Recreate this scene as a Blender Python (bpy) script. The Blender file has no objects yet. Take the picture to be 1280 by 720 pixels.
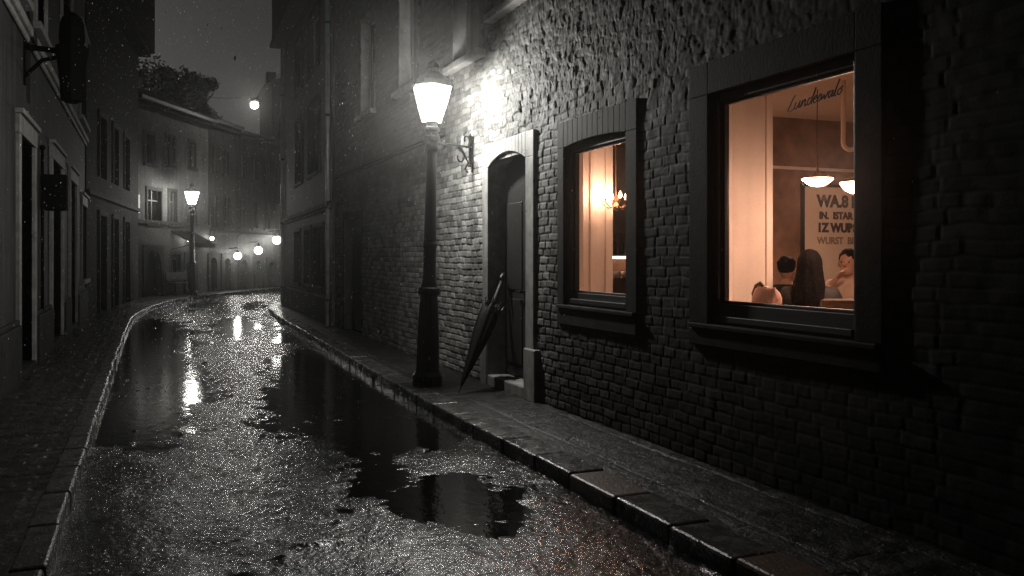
import bpy, bmesh, math, random
import numpy as np
from mathutils import Vector, Matrix
random.seed(7)
sc = bpy.context.scene
COL = sc.collection
PI = math.pi
# ------------------------------------------------------------------ camera
CAMZ = 1.4; F = 1100.0; TH = math.atan(454 / F); CT, ST = math.cos(TH), math.sin(TH)
cam_d = bpy.data.cameras.new('camera'); cam = bpy.data.objects.new('camera', cam_d); COL.objects.link(cam)
cam.location = (0, 0, CAMZ); cam.rotation_euler = (PI / 2, 0, -TH)
cam_d.sensor_width = 36; cam_d.lens = 36 * F / 1280; cam_d.shift_y = -38 / 1280
cam_d.clip_start = 0.05; cam_d.clip_end = 600
sc.camera = cam

def ratio(px):
    u = (px - 640) / F
    return (CT * u + ST) / (CT - ST * u)          # X / Y on the ground plane
def ground(px, py, z=0.0):                          # where a picture point meets the ground
    d = (CAMZ - z) * F / (py - 322); u = (px - 640) / F * d
    return (CT * u + ST * d, CT * d - ST * u)
def depth(x, y): return ST * x + CT * y
def height(py, x, y): return CAMZ + (322 - py) * depth(x, y) / F

# ------------------------------------------------------------------ scene settings
sc.render.engine = 'CYCLES'
sc.view_settings.view_transform = 'Standard'; sc.view_settings.look = 'None'
sc.view_settings.exposure = 0.0; sc.view_settings.gamma = 1.0
sc.cycles.use_denoising = True; sc.cycles.denoising_prefilter = 'NONE'; sc.cycles.sample_clamp_direct = 25.0
sc.cycles.max_bounces = 7; sc.cycles.diffuse_bounces = 4; sc.cycles.glossy_bounces = 4
sc.cycles.transparent_max_bounces = 12; sc.cycles.volume_bounces = 0
sc.cycles.sample_clamp_indirect = 4.0
sc.cycles.caustics_reflective = False; sc.cycles.caustics_refractive = False

w = bpy.data.worlds.new('World'); sc.world = w; w.use_nodes = True
nt = w.node_tree; nt.nodes.clear()
sky = nt.nodes.new('ShaderNodeTexSky'); sky.sky_type = 'NISHITA'; sky.sun_disc = False
sky.sun_elevation = math.radians(5); sky.sun_rotation = math.radians(-12)
sky.dust_density = 4.0
bw = nt.nodes.new('ShaderNodeRGBToBW')
tint = nt.nodes.new('ShaderNodeMix'); tint.data_type = 'RGBA'; tint.blend_type = 'MULTIPLY'
tint.inputs[0].default_value = 1.0; tint.inputs[7].default_value = (1, .975, .94, 1)
bg = nt.nodes.new('ShaderNodeBackground'); bg.inputs['Strength'].default_value = 0.0046
ow = nt.nodes.new('ShaderNodeOutputWorld')
nt.links.new(sky.outputs[0], bw.inputs[0]); nt.links.new(bw.outputs[0], tint.inputs[6])
nt.links.new(tint.outputs[2], bg.inputs[0]); nt.links.new(bg.outputs[0], ow.inputs[0])
sd = bpy.data.lights.new('moonlight', 'SUN'); so = bpy.data.objects.new('moonlight', sd); COL.objects.link(so)
sd.energy = 0.004; sd.angle = math.radians(20); sd.color = (1, .98, .95)
so.rotation_euler = (math.radians(-85), 0, math.radians(12))

# ------------------------------------------------------------------ materials
MATS = {}
def mat(name, col, rough=.6, noise=0.0, nscale=6.0, bump=0.0, bscale=40.0, bdist=.01, metal=0.0, emit=None, estr=0.0,
        attr=None, spec=.5, rvar=0.0, coarse=0.0, cscale=25, cdist=.02, stretch=(1, 1, 1), streak=0.0):
    m = bpy.data.materials.new(name); m.use_nodes = True; MATS[name] = m
    n = m.node_tree.nodes; l = m.node_tree.links
    p = n['Principled BSDF']
    if isinstance(col, (int, float)): col = (col, col * .985, col * .95)
    p.inputs['Base Color'].default_value = (*col, 1); p.inputs['Roughness'].default_value = rough
    p.inputs['Metallic'].default_value = metal; p.inputs['Specular IOR Level'].default_value = spec
    if emit:
        p.inputs['Emission Color'].default_value = (*emit, 1); p.inputs['Emission Strength'].default_value = estr
    tc = n.new('ShaderNodeTexCoord'); mp = n.new('ShaderNodeMapping'); mp.inputs['Scale'].default_value = stretch
    l.new(tc.outputs['Object'], mp.inputs[0])
    cur = None
    if noise or streak:
        t = n.new('ShaderNodeTexNoise'); t.inputs['Scale'].default_value = nscale; t.inputs['Detail'].default_value = 8
        t.inputs['Roughness'].default_value = .62
        l.new(mp.outputs[0], t.inputs['Vector'])
        mr = n.new('ShaderNodeMapRange'); mr.inputs[1].default_value = .3; mr.inputs[2].default_value = .7
        mr.inputs[3].default_value = 1 - noise; mr.inputs[4].default_value = 1 + noise
        l.new(t.outputs[0], mr.inputs[0]); cur = mr.outputs[0]
        if streak:
            mp2 = n.new('ShaderNodeMapping'); mp2.inputs['Scale'].default_value = (3, 3, .25); l.new(tc.outputs['Object'], mp2.inputs[0])
            t2 = n.new('ShaderNodeTexNoise'); t2.inputs['Scale'].default_value = 2.2; t2.inputs['Detail'].default_value = 6
            l.new(mp2.outputs[0], t2.inputs['Vector'])
            m2 = n.new('ShaderNodeMapRange'); m2.inputs[1].default_value = .35; m2.inputs[2].default_value = .65
            m2.inputs[3].default_value = 1 - streak; m2.inputs[4].default_value = 1 + streak * .4
            l.new(t2.outputs[0], m2.inputs[0])
            mm = n.new('ShaderNodeMath'); mm.operation = 'MULTIPLY'; l.new(cur, mm.inputs[0]); l.new(m2.outputs[0], mm.inputs[1]); cur = mm.outputs[0]
        if rvar:
            r2 = n.new('ShaderNodeMapRange'); r2.inputs[1].default_value = .3; r2.inputs[2].default_value = .7
            r2.inputs[3].default_value = rough - rvar; r2.inputs[4].default_value = rough + rvar
            l.new(t.outputs[0], r2.inputs[0]); l.new(r2.outputs[0], p.inputs['Roughness'])
    if attr:
        a = n.new('ShaderNodeAttribute'); a.attribute_name = attr
        if cur is not None:
            mm = n.new('ShaderNodeMath'); mm.operation = 'MULTIPLY'; l.new(cur, mm.inputs[0]); l.new(a.outputs['Fac'], mm.inputs[1]); cur = mm.outputs[0]
        else: cur = a.outputs['Fac']
    if cur is not None:
        mx = n.new('ShaderNodeVectorMath'); mx.operation = 'SCALE'; mx.inputs[0].default_value = col
        l.new(cur, mx.inputs['Scale']); l.new(mx.outputs[0], p.inputs['Base Color'])
    if bump:
        t = n.new('ShaderNodeTexNoise'); t.inputs['Scale'].default_value = bscale; t.inputs['Detail'].default_value = 5
        t.inputs['Roughness'].default_value = .6
        l.new(mp.outputs[0], t.inputs['Vector'])
        b = n.new('ShaderNodeBump'); b.inputs['Strength'].default_value = bump; b.inputs['Distance'].default_value = bdist
        l.new(t.outputs[0], b.inputs['Height']); l.new(b.outputs[0], p.inputs['Normal'])
        if coarse:
            t = n.new('ShaderNodeTexNoise'); t.inputs['Scale'].default_value = cscale; t.inputs['Detail'].default_value = 2
            l.new(mp.outputs[0], t.inputs['Vector'])
            b2 = n.new('ShaderNodeBump'); b2.inputs['Strength'].default_value = coarse; b2.inputs['Distance'].default_value = cdist
            l.new(t.outputs[0], b2.inputs['Height']); l.new(b2.outputs[0], b.inputs['Normal'])
    return m

LAMPC = (1.0, .985, .92)
WARM = (1.0, .53, .34)
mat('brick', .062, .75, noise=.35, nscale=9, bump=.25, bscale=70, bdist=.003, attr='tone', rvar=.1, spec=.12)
mat('dressed_stone', .022, .75, spec=.08, noise=.45, nscale=6, bump=.35, bscale=45, bdist=.006, streak=.35)
mat('light_stone', .19, .65, spec=.25, noise=.35, nscale=7, bump=.35, bscale=45, bdist=.006, streak=.25)
mat('far_plaster', .03, .7, spec=.2, noise=.4, nscale=1.5, bump=.5, bscale=25, bdist=.01, streak=.6)
mat('plaster', .030, .7, spec=.2, noise=.3, nscale=2.5, bump=.5, bscale=25, bdist=.01, streak=.45)
mat('dark_plaster', .010, .8, spec=.08, noise=.35, nscale=2.0, bump=.5, bscale=25, bdist=.01, streak=.45)
mat('pale_plaster', .11, .7, spec=.2, noise=.4, nscale=2.0, bump=.4, bscale=20, bdist=.01, streak=.3)
mat('roof_tile', .025, .5, noise=.4, nscale=8, bump=.8, bscale=14, bdist=.03)
mat('dark_paint', .012, .45, noise=.3, nscale=12, bump=.25, bscale=60, bdist=.004)
mat('dark_wood', .014, .42, noise=.4, nscale=5, bump=.4, bscale=30, bdist=.004, stretch=(1, 6, 1))
mat('grey_wood', .07, .5, noise=.4, nscale=5, bump=.4, bscale=30, bdist=.004)
mat('sooty_iron', .0015, .8, spec=.04, noise=.3)
mat('zinc', .30, .4, noise=.3, metal=.3)
mat('iron', .008, .35, noise=.3, nscale=20, bump=.35, bscale=55, bdist=.003)
mat('black_cloth', .003, .6, spec=.12, noise=.3, nscale=14, bump=.3, bscale=90, bdist=.002)
mat('dark_glass', .012, .12, noise=.2, nscale=3)
mat('kerb_stone', .04, .26, noise=.35, nscale=8, bump=.8, bscale=45, bdist=.008, rvar=.12)
mat('glow_tinted_kerb', (.075, .046, .034), .36, noise=.3, nscale=8, bump=.8, bscale=45, bdist=.008)  # cafe window glow on the kerb, put into the stone colour
mat('flagstone', .014, .38, spec=.28, noise=.4, nscale=5, bump=.9, bscale=60, bdist=.010, coarse=.6, cscale=14, cdist=.02, attr='tone', rvar=.14)
mat('setts', .024, .22, spec=.8, coarse=.6, cscale=18, cdist=.022, noise=.4, nscale=6, bump=.9, bscale=30, bdist=.010, attr='tone', rvar=.12)
mat('asphalt', .008, .10, noise=.4, nscale=3.5, bump=.40, bscale=75, bdist=.009, rvar=.05, spec=1.0, coarse=.50, cscale=30, cdist=.020)
MATS['asphalt'].node_tree.nodes['Principled BSDF'].inputs['IOR'].default_value = 1.85
mat('water', .006, .04, bump=.5, bscale=7, bdist=.007, spec=.6, stretch=(1, .7, 1))
mat('soil', .04, .9, noise=.3)
mat('leaf', (.045, .047, .043), .6)
mat('bark', .05, .8, noise=.3)
# the lit rooms
mat('cream_wall', (.74, .66, .58), .7, noise=.08, nscale=3, streak=.10)
mat('cream_ceiling', (.70, .58, .47), .8, noise=.06, nscale=3)
mat('brown_wall', (.23, .14, .095), .6, noise=.45, nscale=3.5, bump=.3, bscale=20)
mat('room_floor', (.16, .10, .06), .5, noise=.3)
mat('board_white', (.82, .72, .60), .5, noise=.05, nscale=4)
mat('ink', (.035, .022, .016), .6)
mat('faded_ink', (.30, .23, .17), .6)
mat('bowl_glass', (.9, .85, .8), .4, emit=(1, .56, .385), estr=160)
mat('bulb_glass', (.9, .85, .8), .4, emit=(1, .57, .38), estr=220)
mat('strip_light', .8, .5, emit=(1, .6, .42), estr=14)
mat('brass', (.30, .17, .09), .35, metal=.7)
mat('hair', (.003, .002, .0015), .8, spec=.08, noise=.5, nscale=30, stretch=(8, 8, 1))
mat('skin', (.46, .27, .19), .5, noise=.08)
mat('dark_cloth', (.008, .006, .005), .8, noise=.3)
mat('brown_cloth', (.16, .10, .07), .8, noise=.25, nscale=10)
mat('pale_cloth', (.50, .38, .30), .8, noise=.15, nscale=12)
mat('pink_cloth', (.78, .52, .44), .7, noise=.2, nscale=15)
mat('oak', (.20, .115, .065), .45, noise=.35, nscale=6, stretch=(1, 8, 1))
mat('white_china', (.80, .74, .68), .25)
mat('bottle_glass', (.05, .035, .02), .15)
mat('curtain', (.62, .56, .50), .8, noise=.1)
mat('lit_curtain', .6, .8, emit=(1, .97, .9), estr=.4)

def glass_mat():
    m = bpy.data.materials.new('window_glass'); m.use_nodes = True; MATS['window_glass'] = m
    n = m.node_tree.nodes; l = m.node_tree.links; n.clear()
    o = n.new('ShaderNodeOutputMaterial'); t = n.new('ShaderNodeBsdfTransparent'); g = n.new('ShaderNodeBsdfGlossy')
    t.inputs[0].default_value = (.93, .93, .93, 1); g.inputs['Roughness'].default_value = .03
    lw = n.new('ShaderNodeLayerWeight'); pw = n.new('ShaderNodeMath'); pw.operation = 'POWER'; pw.inputs[1].default_value = 4.0; l.new(lw.outputs['Facing'], pw.inputs[0])
    f = n.new('ShaderNodeMath'); f.operation = 'MULTIPLY_ADD'; f.inputs[1].default_value = .35; f.inputs[2].default_value = .02; l.new(pw.outputs[0], f.inputs[0]); mx = n.new('ShaderNodeMixShader')
    tc = n.new('ShaderNodeTexCoord')
    v = n.new('ShaderNodeTexVoronoi'); v.inputs['Scale'].default_value = 34; l.new(tc.outputs['Object'], v.inputs['Vector'])
    r = n.new('ShaderNodeMapRange'); r.inputs[1].default_value = .10; r.inputs[2].default_value = .16; r.inputs[3].default_value = .10; r.inputs[4].default_value = 0
    l.new(v.outputs['Distance'], r.inputs[0])
    d = n.new('ShaderNodeBsdfTranslucent'); d.inputs[0].default_value = (.5, .5, .5, 1)
    m2 = n.new('ShaderNodeMixShader'); l.new(r.outputs[0], m2.inputs[0]); l.new(t.outputs[0], m2.inputs[1]); l.new(d.outputs[0], m2.inputs[2])
    l.new(f.outputs[0], mx.inputs[0]); l.new(m2.outputs[0], mx.inputs[1]); l.new(g.outputs[0], mx.inputs[2]); l.new(mx.outputs[0], o.inputs[0])
glass_mat()
def lit_glass(name, strength):                       # clear panes with a glow of their own round the lamp inside
    m = bpy.data.materials.new(name); m.use_nodes = True; MATS[name] = m
    n = m.node_tree.nodes; l = m.node_tree.links; n.clear()
    o = n.new('ShaderNodeOutputMaterial'); t = n.new('ShaderNodeBsdfTransparent'); e = n.new('ShaderNodeEmission'); a = n.new('ShaderNodeAddShader')
    e.inputs[0].default_value = (*LAMPC, 1); e.inputs[1].default_value = strength
    l.new(t.outputs[0], a.inputs[0]); l.new(e.outputs[0], a.inputs[1]); l.new(a.outputs[0], o.inputs[0])
lit_glass('lamp_glass', 6.0); lit_glass('far_lamp_glass', 6.0)
def lamp_light(parent, loc, watts, rad, world=True):
    d = bpy.data.lights.new('lamp_light', 'POINT'); d.energy = watts; d.shadow_soft_size = rad; d.color = LAMPC
    o = bpy.data.objects.new('lamp_light', d); COL.objects.link(o); o.location = loc
    attach(o, parent, world); return o

# ------------------------------------------------------------------ mesh builder
class MB:
    def __init__(s): s.v = []; s.f = []
    def add(s, v, f):
        k = len(s.v); s.v += [tuple(p) for p in v]; s.f += [tuple(i + k for i in q) for q in f]; return s
    def box(s, x0, x1, y0, y1, z0, z1, R=None, c=(0, 0, 0)):
        vs = [(x, y, z) for x in (x0, x1) for y in (y0, y1) for z in (z0, z1)]
        if R is not None: vs = [tuple(R @ Vector(p) + Vector(c)) for p in vs]
        return s.add(vs, [(0, 1, 3, 2), (4, 6, 7, 5), (0, 4, 5, 1), (2, 3, 7, 6), (0, 2, 6, 4), (1, 5, 7, 3)])
    def prism(s, poly, a, b, axis='x'):                  # poly in the other two axes, in cyclic order (y,z)/(z,x)/(x,y)
        n = len(poly)
        def P(t, q): return (t, q[0], q[1]) if axis == 'x' else ((q[0], t, q[1]) if axis == 'y' else (q[0], q[1], t))
        vs = [P(a, q) for q in poly] + [P(b, q) for q in poly]
        fs = [tuple(range(n)), tuple(range(2 * n - 1, n - 1, -1))]
        fs += [(i, i + n, (i + 1) % n + n, (i + 1) % n) for i in range(n)]
        return s.add(vs, fs)
    def lathe(s, prof, n=16, c=(0, 0, 0), sq=1.0, rot=0.0):
        vs = []; fs = []
        for r, z in prof:
            for k in range(n):
                a = 2 * PI * k / n + rot; vs.append((c[0] + r * math.cos(a), c[1] + r * math.sin(a) * sq, c[2] + z))
        m = len(prof)
        for i in range(m - 1):
            for k in range(n):
                fs.append((i * n + k, i * n + (k + 1) % n, (i + 1) * n + (k + 1) % n, (i + 1) * n + k))
        fs.append(tuple(range(n - 1, -1, -1))); fs.append(tuple((m - 1) * n + k for k in range(n)))
        return s.add(vs, fs)
    def tube(s, pts, rad, n=8):
        pts = [Vector(p) for p in pts]
        if not isinstance(rad, (list, tuple)): rad = [rad] * len(pts)
        vs = []; fs = []; up = None
        for i, p in enumerate(pts):
            d = (pts[min(i + 1, len(pts) - 1)] - pts[max(i - 1, 0)]).normalized()
            if up is None: up = Vector((0, 0, 1)) if abs(d.z) < .9 else Vector((1, 0, 0))
            a = d.cross(up).normalized(); b = a.cross(d).normalized(); up = b
            for k in range(n):
                t = 2 * PI * k / n; vs.append(p + (a * math.cos(t) + b * math.sin(t)) * rad[i])
        for i in range(len(pts) - 1):
            for k in range(n):
                fs.append((i * n + k, i * n + (k + 1) % n, (i + 1) * n + (k + 1) % n, (i + 1) * n + k))
        fs.append(tuple(range(n - 1, -1, -1))); m = len(pts) - 1; fs.append(tuple(m * n + k for k in range(n)))
        return s.add(vs, fs)
    def ball(s, c, r, nu=14, nv=9):
        if not isinstance(r, (list, tuple)): r = (r, r, r)
        vs = [(c[0], c[1], c[2] - r[2])]; fs = []
        for i in range(1, nv):
            p = PI * i / nv - PI / 2
            for k in range(nu):
                a = 2 * PI * k / nu; vs.append((c[0] + r[0] * math.cos(p) * math.cos(a), c[1] + r[1] * math.cos(p) * math.sin(a), c[2] + r[2] * math.sin(p)))
        vs.append((c[0], c[1], c[2] + r[2])); T = len(vs) - 1
        for k in range(nu): fs.append((0, 1 + (k + 1) % nu, 1 + k)); fs.append((T, T - nu + k, T - nu + (k + 1) % nu))
        for i in range(nv - 2):
            for k in range(nu):
                a = 1 + i * nu + k; b = 1 + i * nu + (k + 1) % nu; fs.append((a, b, b + nu, a + nu))
        return s.add(vs, fs)
    def xf(s, M):
        s.v = [tuple(M @ Vector(p)) for p in s.v]; return s
    def build(s, name, m, parent=None, bevel=0.0, smooth=False, world=True):
        me = bpy.data.meshes.new(name); me.from_pydata(s.v, [], s.f); me.update()
        o = bpy.data.objects.new(name, me); COL.objects.link(o)
        me.materials.append(MATS[m])
        bm = bmesh.new(); bm.from_mesh(me); bmesh.ops.recalc_face_normals(bm, faces=bm.faces); bm.to_mesh(me); bm.free()
        if smooth:
            for p in me.polygons: p.use_smooth = True
        if bevel:
            b = o.modifiers.new('bevel', 'BEVEL'); b.width = bevel; b.segments = 2; b.limit_method = 'ANGLE'
        if parent is not None: attach(o, parent, world)
        return o

def attach(o, parent, world=True):
    o.parent = parent
    if world and parent.type == 'EMPTY': o.matrix_parent_inverse = parent.matrix_basis.inverted()
def thing(name, label, cat, loc=(0, 0, 0), group=None, rz=0):
    o = bpy.data.objects.new(name, None); COL.objects.link(o); o.location = loc; o.rotation_euler = (0, 0, rz)
    o.empty_display_size = .2; tag(o, label, cat, group); return o
def tag(o, label, cat, group=None):
    o['label'] = label; o['category'] = cat
    if group: o['group'] = group
    return o
def struct(o): o['kind'] = 'structure'; return o
def stuff(o, label, cat): o['kind'] = 'stuff'; o['label'] = label; o['category'] = cat; return o
def dup(root, loc=None, rz=None, label=None):
    r = root.copy(); COL.objects.link(r)
    if loc is not None: r.location = loc
    if rz is not None: r.rotation_euler = (0, 0, rz)
    if label: r['label'] = label
    for ch in list(root.children):
        c = ch.copy(); COL.objects.link(c); c.parent = r
        for g in list(ch.children):
            d = g.copy(); COL.objects.link(d); d.parent = c
    return r

# ------------------------------------------------------------------ numpy noise and grids
def hsh(a, b, seed):
    with np.errstate(over='ignore'):
        h = (a.astype(np.int64) * 374761393 + b.astype(np.int64) * 668265263 + seed * 982451653) & 0x7fffffff
        h = ((h ^ (h >> 13)) * 1274126177) & 0x7fffffff
        h = ((h ^ (h >> 15)) * 2246822519) & 0x7fffffff
    return ((h >> 7) & 0xffff) / 65535.0
def vn(x, y, seed=0):
    xi = np.floor(x); yi = np.floor(y); fx = x - xi; fy = y - yi
    fx = fx * fx * (3 - 2 * fx); fy = fy * fy * (3 - 2 * fy)
    a = hsh(xi, yi, seed); b = hsh(xi + 1, yi, seed); c = hsh(xi, yi + 1, seed); d = hsh(xi + 1, yi + 1, seed)
    return (a * (1 - fx) + b * fx) * (1 - fy) + (c * (1 - fx) + d * fx) * fy - .5
def fbm(x, y, seed=0, o=4):
    s = 0; a = 1.0
    for k in range(o): s = s + vn(x * 2 ** k + 17.3 * k, y * 2 ** k - 9.1 * k, seed + k) * a; a *= .5
    return s
def sst(a, b, x):
    t = np.clip((x - a) / (b - a), 0, 1); return t * t * (3 - 2 * t)
def grid_mesh(name, P, m, keep=None, tone=None, parent=None):
    nu, nv = P.shape[:2]
    idx = np.arange(nu * nv).reshape(nu, nv)
    q = np.stack([idx[:-1, :-1], idx[1:, :-1], idx[1:, 1:], idx[:-1, 1:]], -1)
    q = q.reshape(-1, 4) if keep is None else q[keep]
    q = q.astype(np.int32)
    me = bpy.data.meshes.new(name)
    me.vertices.add(nu * nv); me.vertices.foreach_set('co', P.reshape(-1).astype(np.float32))
    me.loops.add(q.size); me.loops.foreach_set('vertex_index', q.reshape(-1))
    me.polygons.add(len(q)); me.polygons.foreach_set('loop_start', np.arange(0, q.size, 4, dtype=np.int32))
    me.polygons.foreach_set('loop_total', np.full(len(q), 4, dtype=np.int32))
    me.polygons.foreach_set('use_smooth', np.ones(len(q), dtype=bool))
    me.update(calc_edges=True); me.validate()
    if tone is not None:
        a = me.attributes.new('tone', 'FLOAT', 'POINT'); a.data.foreach_set('value', tone.reshape(-1).astype(np.float32))
    me.materials.append(MATS[m])
    o = bpy.data.objects.new(name, me); COL.objects.link(o)
    if parent is not None: attach(o, parent)
    return o
def spaced(breaks):                                   # [(start, step), ..., (end, _)] -> coordinates
    out = []
    for (a, s), (b, _) in zip(breaks, breaks[1:]):
        n = max(1, int(round((b - a) / s))); out += list(np.linspace(a, b, n, endpoint=False))
    out.append(breaks[-1][0]); return np.array(out)

# ================================================================== SETTING
ROADZ = -.11
# kerb lines (edge of the road)
KR = [(2.52, -2), (2.52, 3), (2.52, 8), (2.57, 11), (2.72, 15.9), (2.84, 21), (3.06, 25), (3.32, 27.2), (4.0, 28.4), (6, 29.6), (14, 34)]
KL = [(-.43, -2), (-.43, 5), (-.43, 12), (-.42, 18), (-.36, 23), (.05, 27.5), (.7, 31.1), (1.6, 34.2), (2.75, 36.7), (5.2, 41.2), (9, 46.5), (14, 53)]
def resample(pl, step):
    out = []
    for (a, b), (c, d) in zip(pl, pl[1:]):
        L = math.hypot(c - a, d - b); n = max(1, int(round(L / step)))
        out += [(a + (c - a) * i / n, b + (d - b) * i / n) for i in range(n)]
    out.append(pl[-1]); return out
def kx(pl, y):
    ys = [p[1] for p in pl]; xs = [p[0] for p in pl]; return np.interp(y, ys, xs)

g = MB(); g.add([(-90, -90, -.24), (90, -90, -.24), (90, 110, -.24), (-90, 110, -.24)], [(0, 1, 2, 3)])
struct(g.build('ground', 'soil'))

# road with hollows, and the water that stands in them
PUD = [[(128, 408), (205, 396), (243, 412), (258, 430), (236, 444), (250, 462), (276, 491), (256, 503), (226, 537), (190, 560), (150, 552), (112, 560), (118, 500)],
       [(340, 452), (392, 436), (440, 446), (484, 482), (530, 512), (572, 545), (530, 556), (497, 571), (530, 585), (600, 590), (640, 612), (668, 650), (640, 668), (585, 655), (530, 647), (478, 640), (462, 630), (503, 607), (452, 598), (424, 583), (404, 560), (366, 546), (338, 512)],
       [(258, 402), (300, 396), (322, 408), (300, 424), (270, 420)], [(330, 392), (352, 402), (384, 424), (360, 428), (338, 412)],
       [(300, 378), (326, 376), (330, 384), (310, 388)], [(225, 378), (262, 374), (270, 382), (236, 390)]]
PUD = [[ground(x, y, ROADZ) for x, y in p] for p in PUD]
def sdf(px, py, poly):
    d = np.full(px.shape, 1e9); ins = np.zeros(px.shape, bool); n = len(poly)
    for i in range(n):
        ax, ay = poly[i]; bx, by = poly[(i + 1) % n]
        ex, ey = bx - ax, by - ay; wx, wy = px - ax, py - ay
        t = np.clip((wx * ex + wy * ey) / (ex * ex + ey * ey), 0, 1)
        d = np.minimum(d, (wx - ex * t) ** 2 + (wy - ey * t) ** 2)
        c = ((ay > py) != (by > py)) & (px < (bx - ax) * (py - ay) / (by - ay + 1e-12) + ax)
        ins ^= c
    return np.where(ins, -1, 1) * np.sqrt(d)
ys = [-2.0, 0, 1.5, 2.5]
while ys[-1] < 55: ys.append(ys[-1] + max(.0085, .0030 * ys[-1]) )
ys = np.array(ys)
xs = spaced([(-.75, .014), (3.5, .06), (6.5, .2), (14.5, 0)])
Y, X = np.meshgrid(ys, xs, indexing='ij')
wx = X + .10 * fbm(X * 3, Y * 3, 3, 4); wy = Y + .22 * fbm(X * 2, Y * 2, 5, 4)
s = np.full(X.shape, 5.0)
for p in PUD: s = np.minimum(s, sdf(wx, wy, p))
far = sst(14, 22, Y)
hgt = np.clip(s * .026, -.018, .011)
hgt = hgt + .013 * fbm(X * 2.3, Y * 1.6, 11, 4) * (1 + .6 * far) + .006 * fbm(X * 11, Y * 9, 21, 4) + .0042 * vn(X * 44, Y * 32, 31) + .017 * sst(.30, .46, vn(X * 8, Y * 6, 33)) * sst(-.05, .25, fbm(X * 1.2, Y, 35, 3))
camber = -.02 * sst(1.1, 1.75, np.abs(X - 1.05)) * (1 - sst(20, 24, Y))
Z = ROADZ + hgt
road = grid_mesh('road', np.stack([X, Y, Z], -1), 'asphalt'); struct(road)
g = MB(); g.add([(-.8, -2, ROADZ), (14.5, -2, ROADZ), (14.5, 55, ROADZ), (-.8, 55, ROADZ)], [(0, 1, 2, 3)])
struct(g.build('puddle_water', 'water'))

# kerbs: single stones laid in a row
def kerb(pl, side, width, red=()):
    m = MB(); rmb = MB(); k = 0; acc = resample(pl, .05); i = 0
    rnd = random.Random(5 + side)
    while i < len(acc) - 2:
        n = int(rnd.uniform(9, 15)); j = min(i + n, len(acc) - 1)
        a = Vector((*acc[i], 0)); b = Vector((*acc[j], 0)); d = (b - a); L = d.length
        if L < .15: break
        d.normalize(); nrm = Vector((d.y, -d.x, 0)) * side
        zt = rnd.uniform(-.006, .004); ins = rnd.uniform(-.008, .008); R = Matrix((d, nrm, Vector((0, 0, 1)))).transposed()
        tgt = m
        mid = (a + b) / 2
        for (rx, ry) in red:
            if a.y <= ry < b.y: tgt = rmb
        tgt.box(.006, L - .006, ins, width + ins, -.30, zt, R.to_4x4(), a)
        i = j
    o = m.build('kerb', 'kerb_stone', bevel=.018); struct(o)
    if rmb.v:
        r = rmb.build('glow_tinted_kerb', 'glow_tinted_kerb', bevel=.018); struct(r)
kerb(KR, 1, .27, red=[ground(775, 615), ground(985, 712)])  # red stones stand where the window's orange reflection is painted in
kerb(KL, -1, .16)

# pavements
def pave(name, m, ylist, xa, xb, nx, slab, fn):
    t = np.linspace(0, 1, nx); YY, T = np.meshgrid(ylist, t, indexing='ij')
    XX = xa(YY) * (1 - T) + xb(YY) * T
    zz, tone = fn(XX, YY); return struct(grid_mesh(name, np.stack([XX, YY, zz], -1), m, tone=tone))
def flags(X, Y):
    wxx = X + .03 * fbm(X * 3, Y * 3, 41, 3); wyy = Y + .05 * fbm(X * 3, Y * 3, 43, 3)
    c = np.floor((wxx - 2.0) / .47); u = (wxx - 2.0) / .47 - c
    L = .62 + .22 * hsh(c, c * 0, 3); r = np.floor(wyy / L + hsh(c, c * 0, 5)); v = wyy / L + hsh(c, c * 0, 5) - r
    e = np.minimum(np.minimum(u, 1 - u) * .47, np.minimum(v, 1 - v) * L)
    z = -.002 + .006 * (sst(0, .018, e) - 1) + .006 * (hsh(c, r, 7) - .5) + .005 * fbm(X * 9, Y * 9, 9, 4)
    return z - .004, .7 + .6 * hsh(c, r, 8)
def setts(X, Y):
    wxx = X + .015 * fbm(X * 5, Y * 5, 51, 3); wyy = Y + .03 * fbm(X * 4, Y * 4, 53, 3)
    r = np.floor(wyy / .15); v = wyy / .15 - r; L = .22
    c = np.floor(wxx / L + .5 * (r % 2)); u = wxx / L + .5 * (r % 2) - c
    e = np.minimum(np.minimum(u, 1 - u) * L, np.minimum(v, 1 - v) * .15)
    z = .006 * (sst(0, .03, e) - 1) + .005 * (hsh(c, r, 57) - .5) + .006 * fbm(X * 11, Y * 11, 59, 3)
    return z - .004, .6 + .7 * hsh(c, r, 58)
yl = [-2.0, 1.0, 2.5]
while yl[-1] < 27.5: yl.append(yl[-1] + max(.013, .0035 * yl[-1]))
pave('pavement', 'flagstone', np.array(yl), lambda y: kx(KR, y) + .255, lambda y: np.full_like(y, 3.66) + .25 * sst(17, 27, y), 70, .6, flags)
yl = [-2.0, 2.5, 6.0]
while yl[-1] < 33: yl.append(yl[-1] + max(.014, .0028 * yl[-1]))
pave('pavement', 'setts', np.array(yl), lambda y: kx(KL, y) - .15, lambda y: np.interp(y, [23, 33], [-1.6, -.7]), 70, .15, setts)
g = MB(); pl = [(p[0] - .1, p[1]) for p in KL if p[1] > 26]
g.prism([(-1.5, 33)] + [(-1.0, 27.5)] + pl + [(14, 56), (2, 50)], -.2, -.004, 'z')
struct(g.build('pavement', 'flagstone'))
g = MB(); g.prism([(3.5, 26.9), (3.58, 27.3), (4.1, 28.25), (6.1, 29.4), (14, 33.8), (14, 30), (10, 26.9)], -.2, -.012, 'z')
struct(g.build('pavement', 'flagstone'))
for n_ in bpy.data.meshes:
    pass
def flat_tone(o):
    a = o.data.attributes.new('tone', 'FLOAT', 'POINT'); a.data.foreach_set('value', np.full(len(o.data.vertices), 1.0, dtype=np.float32))
for o in COL.objects:
    if o.name.startswith('pavement') and 'tone' not in o.data.attributes: flat_tone(o)

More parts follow.
